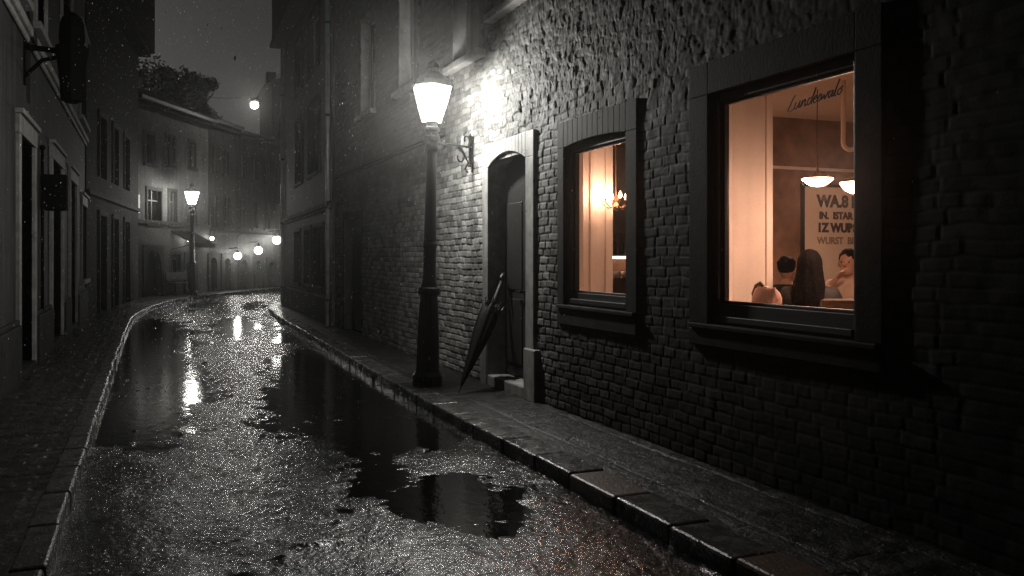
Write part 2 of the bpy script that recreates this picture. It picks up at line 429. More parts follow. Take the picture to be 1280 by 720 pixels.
# ================================================================== BRICK CAFE BUILDING (right, near)
WX = 3.52
caf = thing('brick_building', 'dark brick house with two glowing cafe windows and an arched doorway', 'building', (6, 8, 0))
ARCH = .10
WIN_A = (3.657, 5.0, .95, 2.505)      # near large window
WIN_B = (6.11, 7.24, .97, 2.40)       # small arched window
DOOR = (8.09, 9.15, 0.0, 2.40)
UP1 = (9.45, 10.45, 3.78, 5.6); UP2 = (7.75, 9.0, 4.08, 5.8); UP3 = (12.0, 13.0, 3.9, 5.6); UP4 = (14.6, 15.6, 3.9, 5.6)
ydb = (ratio(430), ratio(452)); DOOR2 = (WX / ydb[1], WX / ydb[0], 0, 2.15)
OPEN = [(WIN_A, .10), (WIN_B, .06), (DOOR, .06), (UP1, .02), (UP2, .02), (UP3, .02), (UP4, .02), (DOOR2, .02)]
yv = spaced([(-2.5, .25), (2.0, .03), (3.0, .0125), (5.4, .0085), (10.4, .018), (13, .035), (18.0, 0)])
zv = spaced([(-.02, .009), (3.4, .0125), (4.35, .03), (6.5, .2), (9.0, 0)])
Zg, Yg = np.meshgrid(zv, yv, indexing='ij')
rough = sst(2.35, 2.9, Zg + .25 * fbm(Yg * 1.1, Zg * 1.1, 71, 3)) * (1 - sst(9.3, 10.5, Yg))
wa = .016 + .05 * rough
wy_ = Yg + wa * 1.3 * fbm(Yg * 5, Zg * 5, 61, 3); wz_ = Zg + wa * fbm(Yg * 5 + 40, Zg * 5, 63, 3)
H = .074; r = np.floor(wz_ / H); v = wz_ / H - r
Lb = .145 + .075 * hsh(r, r * 0, 65)
c = np.floor(wy_ / Lb + hsh(r, r * 0, 67)); u = wy_ / Lb + hsh(r, r * 0, 67) - c
jl = .75 + .5 * 0
e = np.minimum(np.minimum(u, 1 - u) * Lb * .6, np.minimum(v, 1 - v) * H)
fade = (1 - .55 * sst(9.8, 13, Yg)) * (.26 + .20 * sst(4.0, 5.2, Yg) + .54 * sst(5.4, 8.2, Yg))
rb = hsh(c, r, 69)
d = (.0085 * sst(.001, .009, e + .004 * fbm(Yg * 18, Zg * 18, 73, 2)) * (1 - .3 * rough) + (.007 + .008 * rough) * (rb - .5)) * fade
d = d + .006 * fade * fbm(Yg * 14, Zg * 14, 75, 4) + fade * (.013 * fbm(Yg * 14, Zg * 11, 77, 4) + .012 * np.abs(fbm(Yg * 19, Zg * 15, 79, 3)) - .006) * rough
d = d + .008 * fbm(Yg * .9, Zg * .9, 81, 2)
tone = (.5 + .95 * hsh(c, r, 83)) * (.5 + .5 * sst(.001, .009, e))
# broad uneven patches of tone over the whole wall
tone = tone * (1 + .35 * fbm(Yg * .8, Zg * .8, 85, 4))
# paler brick by the door; lamp glow painted below, hot spot and right darkened
glow_y = Yg + .5 * fbm(Yg * 1.3, Zg * 1.3, 87, 4)
tone = tone * (.55 + 2.4 * sst(7.0, 8.3, glow_y) * (1 - .76 * sst(2.2, 2.8, Zg + .3 * fbm(Yg * 1.7, Zg * 1.7, 89, 3))) - 1.1 * sst(11, 14, glow_y) * (1 - .68 * sst(2.2, 2.8, Zg)))
keep = np.ones((len(zv) - 1, len(yv) - 1), bool)
yc = (yv[1:] + yv[:-1]) / 2; zc = (zv[1:] + zv[:-1]) / 2
for (a, b, z0, z1), mg in OPEN:
    keep &= ~(((zc > z0 - mg) & (zc < z1 + mg))[:, None] & ((yc > a - mg) & (yc < b + mg))[None, :])
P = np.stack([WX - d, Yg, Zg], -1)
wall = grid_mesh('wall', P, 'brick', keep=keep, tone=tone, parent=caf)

def surround(name, o, xf, band, mname, arch=0.0, top=None, bottom=None, back=WX + .30):
    """stone frame round an opening o=(y0,y1,z0,z1); band=(near,far)"""
    y0, y1, z0, z1 = o; m = MB(); bn, bf = band
    def arc(n=12): return [(y0 + (y1 - y0) * i / n, z1 + arch * (1 - (2 * i / n - 1) ** 2)) for i in range(n + 1)]
    zb = bottom if bottom is not None else z0
    m.box(xf, back, y1, y1 + bf, zb, z1); m.box(xf, back, y0 - bn, y0, zb, z1)
    poly = [(y0 - bn, z1)] + arc() + [(y1 + bf, z1), (y1 + bf, top), (y0 - bn, top)]
    # lintel in slices so that the arched underside stays clean
    a = arc() if arch else [(y0, z1), (y1, z1)]
    for (p, q) in zip(a, a[1:]):
        m.prism([p, q, (q[0], top), (p[0], top)], xf + .001 * random.random(), back)
    m.box(xf, back, y1, y1 + bf, z1, top); m.box(xf, back, y0 - bn, y0, z1, top)
    return m.build(name, mname, caf, bevel=.006)

def cafe_window(o, band, arch, top, bottom, glass_z0, glass_z1, frame_m='dark_paint', mname='dressed_stone'):
    y0, y1, z0, z1 = o; gx = 3.58
    su = surround('window', o, 3.494, band, mname, arch, top, z0, 3.60)
    s_ = MB()                                                  # sill and apron
    s_.box(3.488, WX + .2, y0 - band[0] - .0, y1 + band[1] - .0, bottom, z0 - .035)
    s_.build('apron', mname, su, bevel=.008)
    s_ = MB(); s_.box(3.470, WX + .2, y0 - band[0] + .02, y1 + band[1] - .02, z0 - .033, z0 + .002)
    s_.build('sill', mname, su, bevel=.008)
    f = MB(); fw = .06
    f.box(gx - .045, gx + .05, y0, y0 + .05, z0, z1 + arch); f.box(gx - .045, gx + .05, y1 - fw, y1, z0, z1 + arch)
    f.box(gx - .03, gx + .055, y0 + .05, y1 - fw, glass_z1, z1 + arch)
    f.box(gx - .03, gx + .055, y0 + .05, y1 - fw, z0, glass_z0); f.box(gx - .06, gx - .031, y0 + .05, y1 - fw, z0 + .02, z0 + .06)
    # slim inner sash
    f.box(gx - .012, gx + .02, y1 - fw - .03, y1 - fw, glass_z0, glass_z1); f.box(gx - .012, gx + .02, y0 + .05, y1 - fw - .03, glass_z1 - .022, glass_z1)
    f.box(gx - .012, gx + .02, y0 + .05, y1 - fw - .03, glass_z0, glass_z0 + .02)
    f.build('frame', frame_m, su, bevel=.004)
    p = MB(); p.box(gx + .001, gx + .007, y0 + .045, y1 - fw - .025, glass_z0 + .015, glass_z1 - .018)
    p.build('pane', 'window_glass', su)
    return su
wa_ = cafe_window(WIN_A, (.19, .22), 0.0, 2.72, .80, 1.092, 2.445)
wb_ = cafe_window(WIN_B, (.17, .13), .03, 2.64, .79, 1.085, 2.36)

# handwriting on the big pane
LET = [  # strokes of the word on the glass, x to the right, y up (x-height 1)
 [(.9, 2.1), (.55, 1.5), (.2, .6), (0, 0), (.5, -.08), (1.25, .15)],
 [(1.3, .95), (1.15, .3), (1.3, 0), (1.7, .25), (2.0, .95), (1.9, .2), (2.15, 0)],
 [(2.15, 0), (2.45, .9), (2.4, .1), (2.5, .6), (2.85, .95), (2.9, .4), (2.95, 0), (3.2, .1)],
 [(4.0, .8), (3.6, .95), (3.35, .5), (3.4, .05), (3.75, .1), (4.05, .8), (4.4, 2.2), (4.05, .5), (4.1, -.1)],
 [(4.3, .4), (4.75, .6), (4.75, .95), (4.45, .8), (4.35, .2), (4.65, 0), (5.0, .3)],
 [(5.0, .3), (5.35, 1.0), (5.5, .6), (5.35, .05), (5.1, .1)],
 [(5.6, .95), (5.65, .1), (6.05, .7), (6.15, .05), (6.65, 1.0)],
 [(7.3, .8), (6.95, .9), (6.75, .4), (6.95, 0), (7.3, .6), (7.4, .95), (7.3, .1), (7.55, .1)],
 [(7.55, .1), (8.15, 2.2), (7.9, 1.2), (7.75, .1), (8.0, .05)],
 [(8.6, .85), (8.25, .7), (8.2, .15), (8.55, .05), (8.8, .5), (8.6, .9), (8.9, 1.0)]]
t = MB(); sx = .455 / 9.0
for st in LET:
    pts = []
    n = len(st)
    for i in range(n - 1):                     # Catmull-Rom through the stroke
        p0 = st[max(i - 1, 0)]; p1 = st[i]; p2 = st[i + 1]; p3 = st[min(i + 2, n - 1)]
        for q in range(5):
            u_ = q / 5; a_ = [.5 * (2 * p1[k] + (p2[k] - p0[k]) * u_ + (2 * p0[k] - 5 * p1[k] + 4 * p2[k] - p3[k]) * u_ ** 2 + (-p0[k] + 3 * p1[k] - 3 * p2[k] + p3[k]) * u_ ** 3) for k in (0, 1)]
            pts.append(a_)
    pts.append(st[-1])
    t.tube([(3.577, 4.29 - (x + .22 * y) * sx, 2.285 + y * .040 + .0035 * x) for x, y in pts], .0042, 5)
t.build('lettering', 'ink', wa_)

# street door
do = surround('door', DOOR, 3.482, (.20, .17), 'light_stone', .12, 2.66, 0.0)
m = MB()
m.box(3.70, 3.76, DOOR[0] - .0, DOOR[1] + .0, .11, 2.53); m.build('door_leaf', 'dark_wood', do)
m = MB()
for (a, b) in ((8.16, 8.58), (8.66, 9.08)):
    for (c0, c1) in ((.25, .95), (1.05, 2.0)):
        m.box(3.685, 3.702, a, b, c0, c1)
m.build('door_panel', 'dark_wood', do, bevel=.012)
m = MB(); m.box(3.645, 3.70, 8.60, 8.64, 1.02, 1.05); m.box(3.64, 3.655, 8.60, 8.74, 1.02, 1.05); m.build('handle', 'iron', do, bevel=.004)
m = MB(); m.box(3.475, 3.80, DOOR[0] + .0, DOOR[1] - .0, -.02, .10); m.build('doorstep', 'light_stone', do, bevel=.015)
m = MB(); m.box(3.455, 3.60, 7.80, 8.085, -.02, .50); m.build('plinth', 'light_stone', do, bevel=.015)
m = MB(); m.box(3.465, 3.60, 9.155, 9.36, -.02, .50); m.build('plinth', 'light_stone', do, bevel=.015)

# upper windows, recessed and unlit, with projecting sills
def upper(o, parent=caf, x=WX, rec=.20):
    y0, y1, z0, z1 = o
    m = MB(); m.box(x - .004, x + .3, y1, y1 + .07, z0, z1); m.box(x - .004, x + .3, y0 - .07, y0, z0, z1); m.box(x - .004, x + .3, y0 - .07, y1 + .07, z1, z1 + .08)
    su = m.build('window', 'light_stone', parent, bevel=.006)
    m = MB(); m.box(x - .11, x + .3, y0 - .12, y1 + .12, z0 - .09, z0); m.build('sill', 'light_stone', su, bevel=.015)
    m = MB(); X_ = x + rec
    m.box(X_ - .03, X_ + .03, y0, y0 + .06, z0, z1); m.box(X_ - .03, X_ + .03, y1 - .06, y1, z0, z1); m.box(X_ - .03, X_ + .03, y0 + .06, y1 - .06, z1 - .06, z1); m.box(X_ - .03, X_ + .03, y0 + .06, y1 - .06, z0, z0 + .06)
    ym = (y0 + y1) / 2; m.box(X_ - .028, X_ + .03, ym - .03, ym + .03, z0 + .06, z1 - .06)
    m.build('frame', 'grey_wood', su)
    m = MB(); m.box(X_ + .005, X_ + .012, y0 + .03, y1 - .03, z0 + .03, z1 - .03); m.build('pane', 'dark_glass', su)
for o in (UP1, UP2, UP3, UP4): upper(o)
m = MB(); m.box(WX - .004, WX + .3, DOOR2[0] - .1, DOOR2[0], 0, 2.15); m.box(WX - .004, WX + .3, DOOR2[1], DOOR2[1] + .1, 0, 2.15); m.box(WX - .004, WX + .3, DOOR2[0] - .1, DOOR2[1] + .1, 2.15, 2.28)
d2 = m.build('door', 'dressed_stone', caf, bevel=.006)
m = MB(); m.box(WX + .2, WX + .26, DOOR2[0], DOOR2[1], 0, 2.15); m.build('door_leaf', 'dark_wood', d2)
m = MB(); m.box(WX - .05, WX + .02, 10.75, 17.98, 3.0, 3.07); m.box(WX - .03, WX + .02, 10.75, 17.98, 2.96, 3.0); m.build('string_course', 'dressed_stone', caf, bevel=.01)
m = MB(); m.box(3.0, 11, -2.6, 18, 9.0, 9.25); m.build('roof', 'roof_tile', caf)
m = MB(); m.box(10.9, 11.1, -2.5, 17.99, 0, 9); m.box(3.9, 10.9, -2.6, -2.5, 0, 9); m.box(3.9, 10.9, 17.9, 17.99, 0, 9); m.build('rear_wall', 'dark_plaster', caf)

# ------------------------------------------------------------------ the lit rooms behind the windows
FL = .15; CE = 3.10; YB = 8.6
m = MB()
IX = 3.86
def hole_wall(mb, x0, x1, ya, yb, z0, z1, holes):
    cur = ya
    for (a, b, c0, c1) in sorted(holes):
        mb.box(x0, x1, cur, a, z0, z1); mb.box(x0, x1, a, b, z0, c0); mb.box(x0, x1, a, b, c1, z1); cur = b
    mb.box(x0, x1, cur, yb, z0, z1)
hole_wall(m, IX - .035, IX, 2.6, 13, FL, CE, [(WIN_A[0] - .02, WIN_A[1] + .22, 1.06, 2.6), (WIN_B[0] - .02, WIN_B[1] + .32, 1.06, 2.6)])
m.box(IX, 10.5, 2.5, 2.6, FL, CE); m.box(10.4, 10.5, 2.6, 13, FL, CE)
m.box(3.87, ratio(766) * 8.72, 8.72, 8.82, FL, CE)                                                     # pier by the small window
m.box(3.87, ratio(966) * 5.5, 5.50, 5.68, FL, CE)                                          # pier by the large window
m.build('inner_wall', 'cream_wall', caf)
for o_ in (WIN_A, WIN_B):
    sp_ = .22 if o_ is WIN_A else .32
    m = MB(); m.prism([(3.602, o_[1] - .012), (IX, o_[1] + sp_), (IX, o_[1] + sp_ + .05), (3.602, o_[1] + .10)], 1.07, 2.6, 'z'); m.box(3.602, IX, o_[0] - .10, o_[0], 1.07, 2.6); m.box(3.602, IX, o_[0], o_[1] + sp_, 2.50, 2.598); m.build('window_lining', 'cream_wall', caf)
m = MB(); m.box(5.2, 10.4, YB, YB + .15, FL, CE); m.build('room_wall', 'brown_wall', caf)
m = MB(); m.box(IX, 10.4, 12.0, 12.1, FL, CE); m.build('room_wall', 'cream_wall', caf)
m = MB(); m.box(IX - .03, 10.5, 2.5, 13, CE, CE + .1); m.build('ceiling', 'cream_ceiling', caf)
m = MB(); m.box(IX - .03, 10.5, 2.5, 13, 0, FL); m.build('floor', 'room_floor', caf)
m = MB(); m.box(3.64, 4.02, WIN_A[0], WIN_A[1] + .22, 1.03, 1.068); m.build('window_board', 'cream_wall', caf, bevel=.006)
m = MB(); m.box(3.64, 3.95, WIN_B[0], WIN_B[1] + .30, 1.03, 1.068); m.build('window_board', 'cream_wall', caf, bevel=.006)
xe = ratio(966) * 5.5
for (a, b, c_, d_) in ((xe - .07, xe - .03, 5.485, 5.505), (ratio(759) * 8.72 - .03, ratio(759) * 8.72, 8.70, 8.722), (ratio(737) * 8.72, ratio(737) * 8.72 + .04, 8.70, 8.722)):
    m = MB(); m.box(a, b, c_, d_, FL, CE); m.build('moulding', 'cream_wall', caf, bevel=.004)
m = MB(); m.box(6.2, 9.6, YB - .035, YB - .002, height(212, 7.2, YB), height(212, 7.2, YB) + .035); m.build('picture_rail', 'cream_wall', caf)

# menu board with its painted lines
bx0 = ratio(1003) * YB; bz1 = 2.27; bz0 = 1.10
mbd = thing('menu_board', 'white wall board with dark lettering and a thin dark frame inside the cafe', 'board', (7.9, YB - .03, bz0))
m = MB(); m.box(bx0, 8.75, YB - .03, YB - .004, bz0, bz1); m.build('board_panel', 'board_white', mbd)
m = MB()
for a in ((bx0 - .035, bx0, bz0 - .03, bz1 + .035), (8.75, 8.785, bz0 - .03, bz1 + .035), (bx0, 8.75, bz1, bz1 + .035), (bx0, 8.75, bz0 - .03, bz0)):
    m.box(a[0], a[1], YB - .045, YB - .004, a[2], a[3])
m.build('board_frame', 'dark_wood', mbd)
def text(body, x, z, size, m, parent, bold=.004, sx=1.0):
    cu = bpy.data.curves.new('lettering', 'FONT'); cu.body = body; cu.size = size; cu.extrude = .002; cu.offset = bold
    o = bpy.data.objects.new('lettering', cu); COL.objects.link(o); cu.materials.append(MATS[m])
    bpy.context.view_layer.update()
    me = bpy.data.meshes.new_from_object(o.evaluated_get(bpy.context.evaluated_depsgraph_get())); bpy.data.objects.remove(o); bpy.data.curves.remove(cu)
    me.name = 'lettering'
    o = bpy.data.objects.new('lettering', me); COL.objects.link(o)
    o.parent = parent; o.matrix_parent_inverse = parent.matrix_basis.inverted()
    o.location = (x, YB - .034, z); o.rotation_euler = (PI / 2, 0, 0); o.scale = (sx, 1, 1)
    return o
tx = bx0 + .20
text('WA.8 RIK', tx, 2.03, .20, 'ink', mbd, .010, 1.0)
text('IN.  ISTAR K 8', tx + .03, 1.88, .12, 'ink', mbd, .006)
text('1Z WURSTBEREI', tx, 1.72, .15, 'ink', mbd, .009)
text('WURST  BIER  TAG', tx, 1.57, .12, 'faded_ink', mbd, .004)

# pendants: opal bowls on cables
def pendant(px, py, dep, label, r=.125):
    R_ = ratio(px); y = dep / (ST * R_ + CT); x = R_ * y; z = CAMZ + (322 - py) * dep / F
    t = thing('pendant_lamp', label, 'lamp', (x, y, z), 'glowing bowl pendants in the cafe')
    m = MB(); m.lathe([(.02, -.058), (.06, -.052), (.1, -.03), (r, .01), (r, .022)], 24, (x, y, z)); m.build('bowl', 'bowl_glass', t, smooth=False)
    m = MB(); m.lathe([(r + .004, .023), (r - .02, .04), (.04, .06), (.02, .10), (.01, .13)], 20, (x, y, z)); m.build('cap', 'brass', t)
    m = MB(); m.tube([(x, y, z + .12), (x - .01, y, (z + CE) / 2), (x, y, CE)], .005, 6); m.build('cable', 'ink', t)
    return t
pendant(1022, 226, 8.9, 'whole glowing bowl pendant left of the other, before the lettered board', .150)
pendant(1075, 232, 6.1, 'glowing bowl pendant half cut off by the right edge of the big window', .13)

# crooked pipe under the ceiling
R_ = ratio(1054); py_ = 6.6; px_ = R_ * py_
m = MB(); zt = height(190, px_, py_)
pts = [(px_, py_, CE), (px_, py_, zt + .12)] + [(px_ + .07 * (1 - math.cos(a)) * CT * 1.0, py_ - .07 * (1 - math.cos(a)) * ST, zt + .09 - .07 * math.sin(a)) for a in np.linspace(0, PI, 9)]
m.tube(pts, .022, 10); tag(m.build('ceiling_pipe', 'cream_ceiling', smooth=True), 'pale J shaped pipe hanging from the cafe ceiling', 'pipe')

# chandelier behind the small window
cy = 8.5; cx = ratio(770) * cy; cz = height(250, cx, cy)
ch = thing('chandelier', 'small brass chandelier with lit bulbs behind the arched window', 'chandelier', (cx, cy, cz))
m = MB(); m.tube([(cx, cy, cz - .06), (cx, cy, CE)], .007, 6); m.lathe([(.01, -.12), (.035, -.08), (.02, -.03), (.03, .02), (.01, .06)], 12, (cx, cy, cz)); m.build('stem', 'brass', ch)
for k in range(6):
    a = 2 * PI * k / 6 + .3; ex, ey = cx + .16 * math.cos(a), cy + .16 * math.sin(a)
    m = MB(); m.tube([(cx, cy, cz - .05), (cx + .08 * math.cos(a), cy + .08 * math.sin(a), cz - .09), (ex, ey, cz - .03), (ex, ey, cz + .01)], .006, 6); m.lathe([(.018, .0), (.022, .012)], 8, (ex, ey, cz)); arm = m.build('arm', 'brass', ch)
    m = MB(); m.lathe([(.008, .013), (.02, .035), (.014, .06), (.003, .085)], 10, (ex, ey, cz)); m.build('bulb', 'bulb_glass', arm)

# back bar with bottles and crockery seen through the small window
sy = 11.4; sx0 = ratio(765) * sy
bar = thing('bar_cabinet', 'wooden back bar with open shelves behind the arched window', 'cabinet', (sx0 + .7, sy, FL))
m = MB(); m.box(sx0 - .1, sx0 + 1.5, sy, sy + .45, FL, 1.10); m.build('counter', 'oak', bar, bevel=.01)
m = MB(); m.box(sx0 - .1, sx0 - .06, sy + .1, sy + .4, 1.10, 2.2); m.box(sx0 + 1.46, sx0 + 1.5, sy + .1, sy + .4, 1.10, 2.2); m.box(sx0 - .06, sx0 + 1.46, sy + .37, sy + .4, 1.10, 2.2); m.build('back_panel', 'oak', bar)
for z in (1.42, 1.78, 2.16):
    m = MB(); m.box(sx0 - .06, sx0 + 1.46, sy + .1, sy + .368, z, z + .03); m.build('shelf', 'oak', bar)
m = MB(); m.box(sx0 - .05, sx0 + 1.45, sy + .10, sy + .13, 1.385, 1.418); m.build('shelf_light', 'strip_light', bar)
kinds = ['tall dark bottle on the back bar shelf', 'white cup on the back bar counter']
for k in range(6):
    x = sx0 + .03 + .13 * k
    m = MB(); m.lathe([(.035, 0), (.036, .15), (.014, .2), (.013, .27)], 10, (x, sy + .22, 1.45)); o = m.build('bottle', 'bottle_glass', smooth=True)
    tag(o, 'dark bottle in the row on the back bar shelf behind the arched window', 'bottle', 'bottles on the back bar')
for k in range(6):
    x = sx0 + .0 + .12 * k
    m = MB(); m.lathe([(.03, 0), (.05, .03), (.055, .1)], 12, (x, sy + .05, 1.10)); o = m.build('cup', 'white_china', smooth=True)
    tag(o, 'white cup in the row on the back bar counter behind the arched window', 'cup', 'cups on the back bar')

# ------------------------------------------------------------------ people, chairs, table, bag
def skin_mesh(verts, edges, rad, sub=1):
    me = bpy.data.meshes.new('tmp'); me.from_pydata(verts, edges, []); me.update()
    o = bpy.data.objects.new('tmp', me); COL.objects.link(o)
    md = o.modifiers.new('s', 'SKIN'); me.skin_vertices[0].data[0].use_root = True
    for i, r_ in enumerate(rad): me.skin_vertices[0].data[i].radius = r_ if isinstance(r_, tuple) else (r_, r_)
    if sub: sb = o.modifiers.new('u', 'SUBSURF'); sb.levels = sub; sb.render_levels = sub
    bpy.context.view_layer.update()
    ev = o.evaluated_get(bpy.context.evaluated_depsgraph_get()); em = ev.to_mesh()
    v = [tuple(p.co) for p in em.vertices]; f = [tuple(p.vertices) for p in em.polygons]
    ev.to_mesh_clear(); bpy.data.objects.remove(o); bpy.data.meshes.remove(me)
    return v, f
def person(label, loc, rz, top_m, trouser_m, hair='short', arms=None, turn=0.0):
    t = thing('person', label, 'person', loc, None, rz)
    A = arms or {1: ((.23, .10, .77), (.13, .36, .79)), -1: ((-.23, .10, .77), (-.13, .36, .79))}
    V = [(0, 0, .50), (0, -.03, .68), (0, -.01, .86), (0, 0, 1.0), (0, .005, 1.08), (0, .015, 1.15)]
    R = [(.15, .11), (.135, .10), (.155, .105), (.12, .085), (.055, .055), (.05, .05)]
    E = [(0, 1), (1, 2), (2, 3), (3, 4), (4, 5)]
    def add(p, r, par):
        V.append(p); R.append(r); E.append((par, len(V) - 1)); return len(V) - 1
    fing = []
    for s_ in (1, -1):
        sh = add((s_ * .155, 0, 1.0), .065, 3); e_, w_ = A[s_]
        el = add(e_, .042, sh); wr = add(w_, .030, el)
        d_ = (Vector(w_) - Vector(e_)).normalized(); hp = Vector(w_) + d_ * .07
        hd = add(tuple(hp), (.040, .022), wr)
        side = d_.cross(Vector((0, 0, 1))).normalized(); dn = side.cross(d_)
        for q, (off, ln) in enumerate(((-.028, .062), (-.009, .075), (.010, .07), (.028, .055))):
            a0 = hp + side * off; a1 = a0 + d_ * (.045 + ln * .45); a2 = a1 + (d_ * .7 - Vector((0, 0, .6))) * ln * .6
            fing.append([tuple(hp + side * off * .8), tuple(a1), tuple(a2)])
        th = Vector(w_) + d_ * .03; fing.append([tuple(th), tuple(th - side * s_ * .04 + d_ * .03), tuple(th - side * s_ * .05 + d_ * .07)])
        hpj = add((s_ * .09, .04, .50), .095, 0); kn = add((s_ * .11, .44, .50), .062, hpj); an = add((s_ * .11, .42, .09), .04, kn); add((s_ * .12, .56, .04), .035, an)
    v, f = skin_mesh(V, E, R)
    b = MB(); b.add(v, f)
    for fg in fing: b.tube(fg, [.0095, .009, .007], 6)
    # head: skull, jaw, nose, lips, ears, brows
    hm = MB(); hm.ball((0, 0, .125), (.075, .092, .105)); hm.ball((0, .03, .055), (.055, .06, .055)); hm.tube([(0, .088, .135), (0, .108, .1), (0, .095, .09)], [.009, .014, .012], 6)
    hm.ball((0, .083, .058), (.022, .012, .010)); hm.ball((.077, -.005, .11), (.012, .022, .032)); hm.ball((-.077, -.005, .11), (.012, .022, .032))
    hm.tube([(-.045, .08, .148), (0, .09, .146), (.045, .08, .148)], .009, 6)
    HM = Matrix.Translation((0, .02, 1.105)) @ Matrix.Rotation(turn, 4, 'Z')
    hm.xf(HM); b.add(hm.v, hm.f)
    o = b.build('body', 'skin', t, smooth=True, world=False)
    rm = o.modifiers.new('remesh', 'REMESH'); rm.mode = 'VOXEL'; rm.voxel_size = .009; rm.use_smooth_shade = True
    ey = MB()
    for s_ in (1, -1):
        ey = MB(); ey.ball((s_ * .032, .083, .125), (.008, .006, .005)); ey.xf(HM); ey.build('eye', 'hair', o, smooth=True)
    # clothing: torso and sleeves a little larger than the body
    VV = V[:5]; RR = [tuple(q + .018 for q in r_) for r_ in R[:4]] + [(.066, .066)]; RR[3] = (.150, .105); EE = E[:4]
    for s_ in (1, -1):
        VV.append((s_ * .155, 0, 1.0)); RR.append((.088, .088)); EE.append((3, len(VV) - 1)); e_, w_ = A[s_]
        VV.append(e_); RR.append((.056, .056)); EE.append((len(VV) - 2, len(VV) - 1)); VV.append(w_); RR.append((.042, .042)); EE.append((len(VV) - 2, len(VV) - 1))
    v, f = skin_mesh(VV, EE, RR); m = MB(); m.add(v, f); m.build('sweater', top_m, t, smooth=True, world=False)
    VV = [(0, 0, .50)]; RR = [(.165, .13)]; EE = []
    for s_ in (1, -1):
        k = len(VV); VV += [(s_ * .09, .04, .50), (s_ * .11, .44, .50), (s_ * .11, .42, .12)]; RR += [(.108, .108), (.074, .074), (.056, .056)]; EE += [(0, k), (k, k + 1), (k + 1, k + 2)]
    v, f = skin_mesh(VV, EE, RR); m = MB(); m.add(v, f); m.build('trousers', trouser_m, t, smooth=True, world=False)
    h = MB()
    if hair == 'long':
        h.ball((0, -.012, .135), (.092, .108, .115), 20, 14)
        vs = []
        for i, (w_, dp, z, yy) in enumerate(((.055, .05, .235, -.02), (.088, .085, .15, -.03), (.098, .085, .06, -.04), (.118, .085, -.03, -.055), (.132, .08, -.13, -.075), (.125, .06, -.24, -.095))):
            for k in range(18):
                a = 2 * PI * k / 18; q = 1 + .06 * math.sin(k * 3.3 + i); vs.append((w_ * q * math.cos(a), yy + dp * q * math.sin(a) * (1 if math.sin(a) < 0 else .35), z))
        fs = [(i * 18 + k, i * 18 + (k + 1) % 18, (i + 1) * 18 + (k + 1) % 18, (i + 1) * 18 + k) for i in range(5) for k in range(18)] + [tuple(range(5 * 18, 6 * 18)), tuple(range(17, -1, -1))]
        h.add(vs, fs)
    else:
        h.ball((0, -.018, .15), (.084, .096, .092), 16, 12)
        for k in range(40):
            a = random.uniform(0, 2 * PI); q = random.uniform(.2, 1.3)
            h.ball((.075 * math.sin(q) * math.cos(a), -.018 + .085 * math.sin(q) * math.sin(a), .15 + .082 * math.cos(q)), .02, 6, 5)
    h.xf(HM); ho = h.build('hair', 'hair', t, smooth=True, world=False)
    rm = ho.modifiers.new('remesh', 'REMESH'); rm.mode = 'VOXEL'; rm.voxel_size = .01; rm.use_smooth_shade = True
    return t
def chair(loc, rz, label):
    t = thing('chair', label, 'chair', loc, 'wooden chairs in the cafe', rz)
    m = MB(); m.box(-.21, .21, -.2, .22, .41, .45); m.build('seat', 'oak', t, bevel=.012, world=False)
    m = MB(); m.box(-.2, .2, -.245, -.215, .52, .76)
    m.build('backrest', 'oak', t, bevel=.01, world=False)
    for sx_ in (-.18, .18):
        m = MB(); m.tube([(sx_, -.2, 0), (sx_, -.19, .45), (sx_, -.23, .77)], .018, 8); m.build('leg', 'oak', t, world=False)
        m = MB(); m.tube([(sx_, .18, 0), (sx_, .18, .41)], .018, 8); m.build('leg', 'oak', t, world=False)
    return t
def face(loc, tgt): return math.atan2(-(tgt[0] - loc[0]), tgt[1] - loc[1])
tab = (5.02, 5.62)
def spot(px, dep):
    R_ = ratio(px); y = dep / (ST * R_ + CT); return (R_ * y, y)
wo = spot(1012, 6.5); mn = spot(1061, 7.7); w2 = spot(983, 8.2)
a1 = {1: ((.25, .12, .80), (.14, .36, .80)), -1: ((-.25, .12, .80), (-.14, .36, .80))}
person('long dark haired person seen from behind in dark top at the cafe table', (*wo, FL - .04), face(wo, tab), 'dark_cloth', 'dark_cloth', 'long', a1)
a2 = {1: ((.24, .20, .86), (.06, .26, 1.05)), -1: ((-.25, .12, .80), (-.14, .36, .80))}
person('short haired person in profile in pale top with one hand raised', (*mn, FL - .02), face(mn, tab) , 'pale_cloth', 'dark_cloth', 'short', a2)
person('person in black sweater beside the inner pier, far side of the cafe', (*w2, FL - .08), face(w2, (w2[0] + 1.5, w2[1] + 1.2)), 'dark_cloth', 'dark_cloth', 'short', a1)
chair((*wo, FL), face(wo, tab), 'brown wooden chair under the long haired person')
chair((*mn, FL), face(mn, tab), 'brown wooden chair under the person in a pale top')
chair((*w2, FL), face(w2, (w2[0] + 1.5, w2[1] - .2)), 'brown wooden chair under the person in a black sweater')
t = thing('cafe_table', 'round wooden table between the two people in the cafe', 'table', (*tab, FL))
m = MB(); m.lathe([(.29, .70), (.30, .715), (.29, .735)], 28, (*tab, FL)); m.build('tabletop', 'oak', t)
m = MB(); m.lathe([(.22, 0), (.2, .025), (.035, .05), (.03, .69)], 16, (*tab, FL)); m.build('pedestal', 'iron', t)
for k, (dx, dy, lb) in enumerate(((-.12, -.1, 'white cup on the round table near the long haired person'), (.14, .08, 'white cup on the round table near the person in a pale top'))):
    m = MB(); m.lathe([(.025, 0), (.038, .03), (.042, .085)], 12, (tab[0] + dx, tab[1] + dy, FL + .735)); tag(m.build('cup', 'white_china', smooth=True), lb, 'cup')
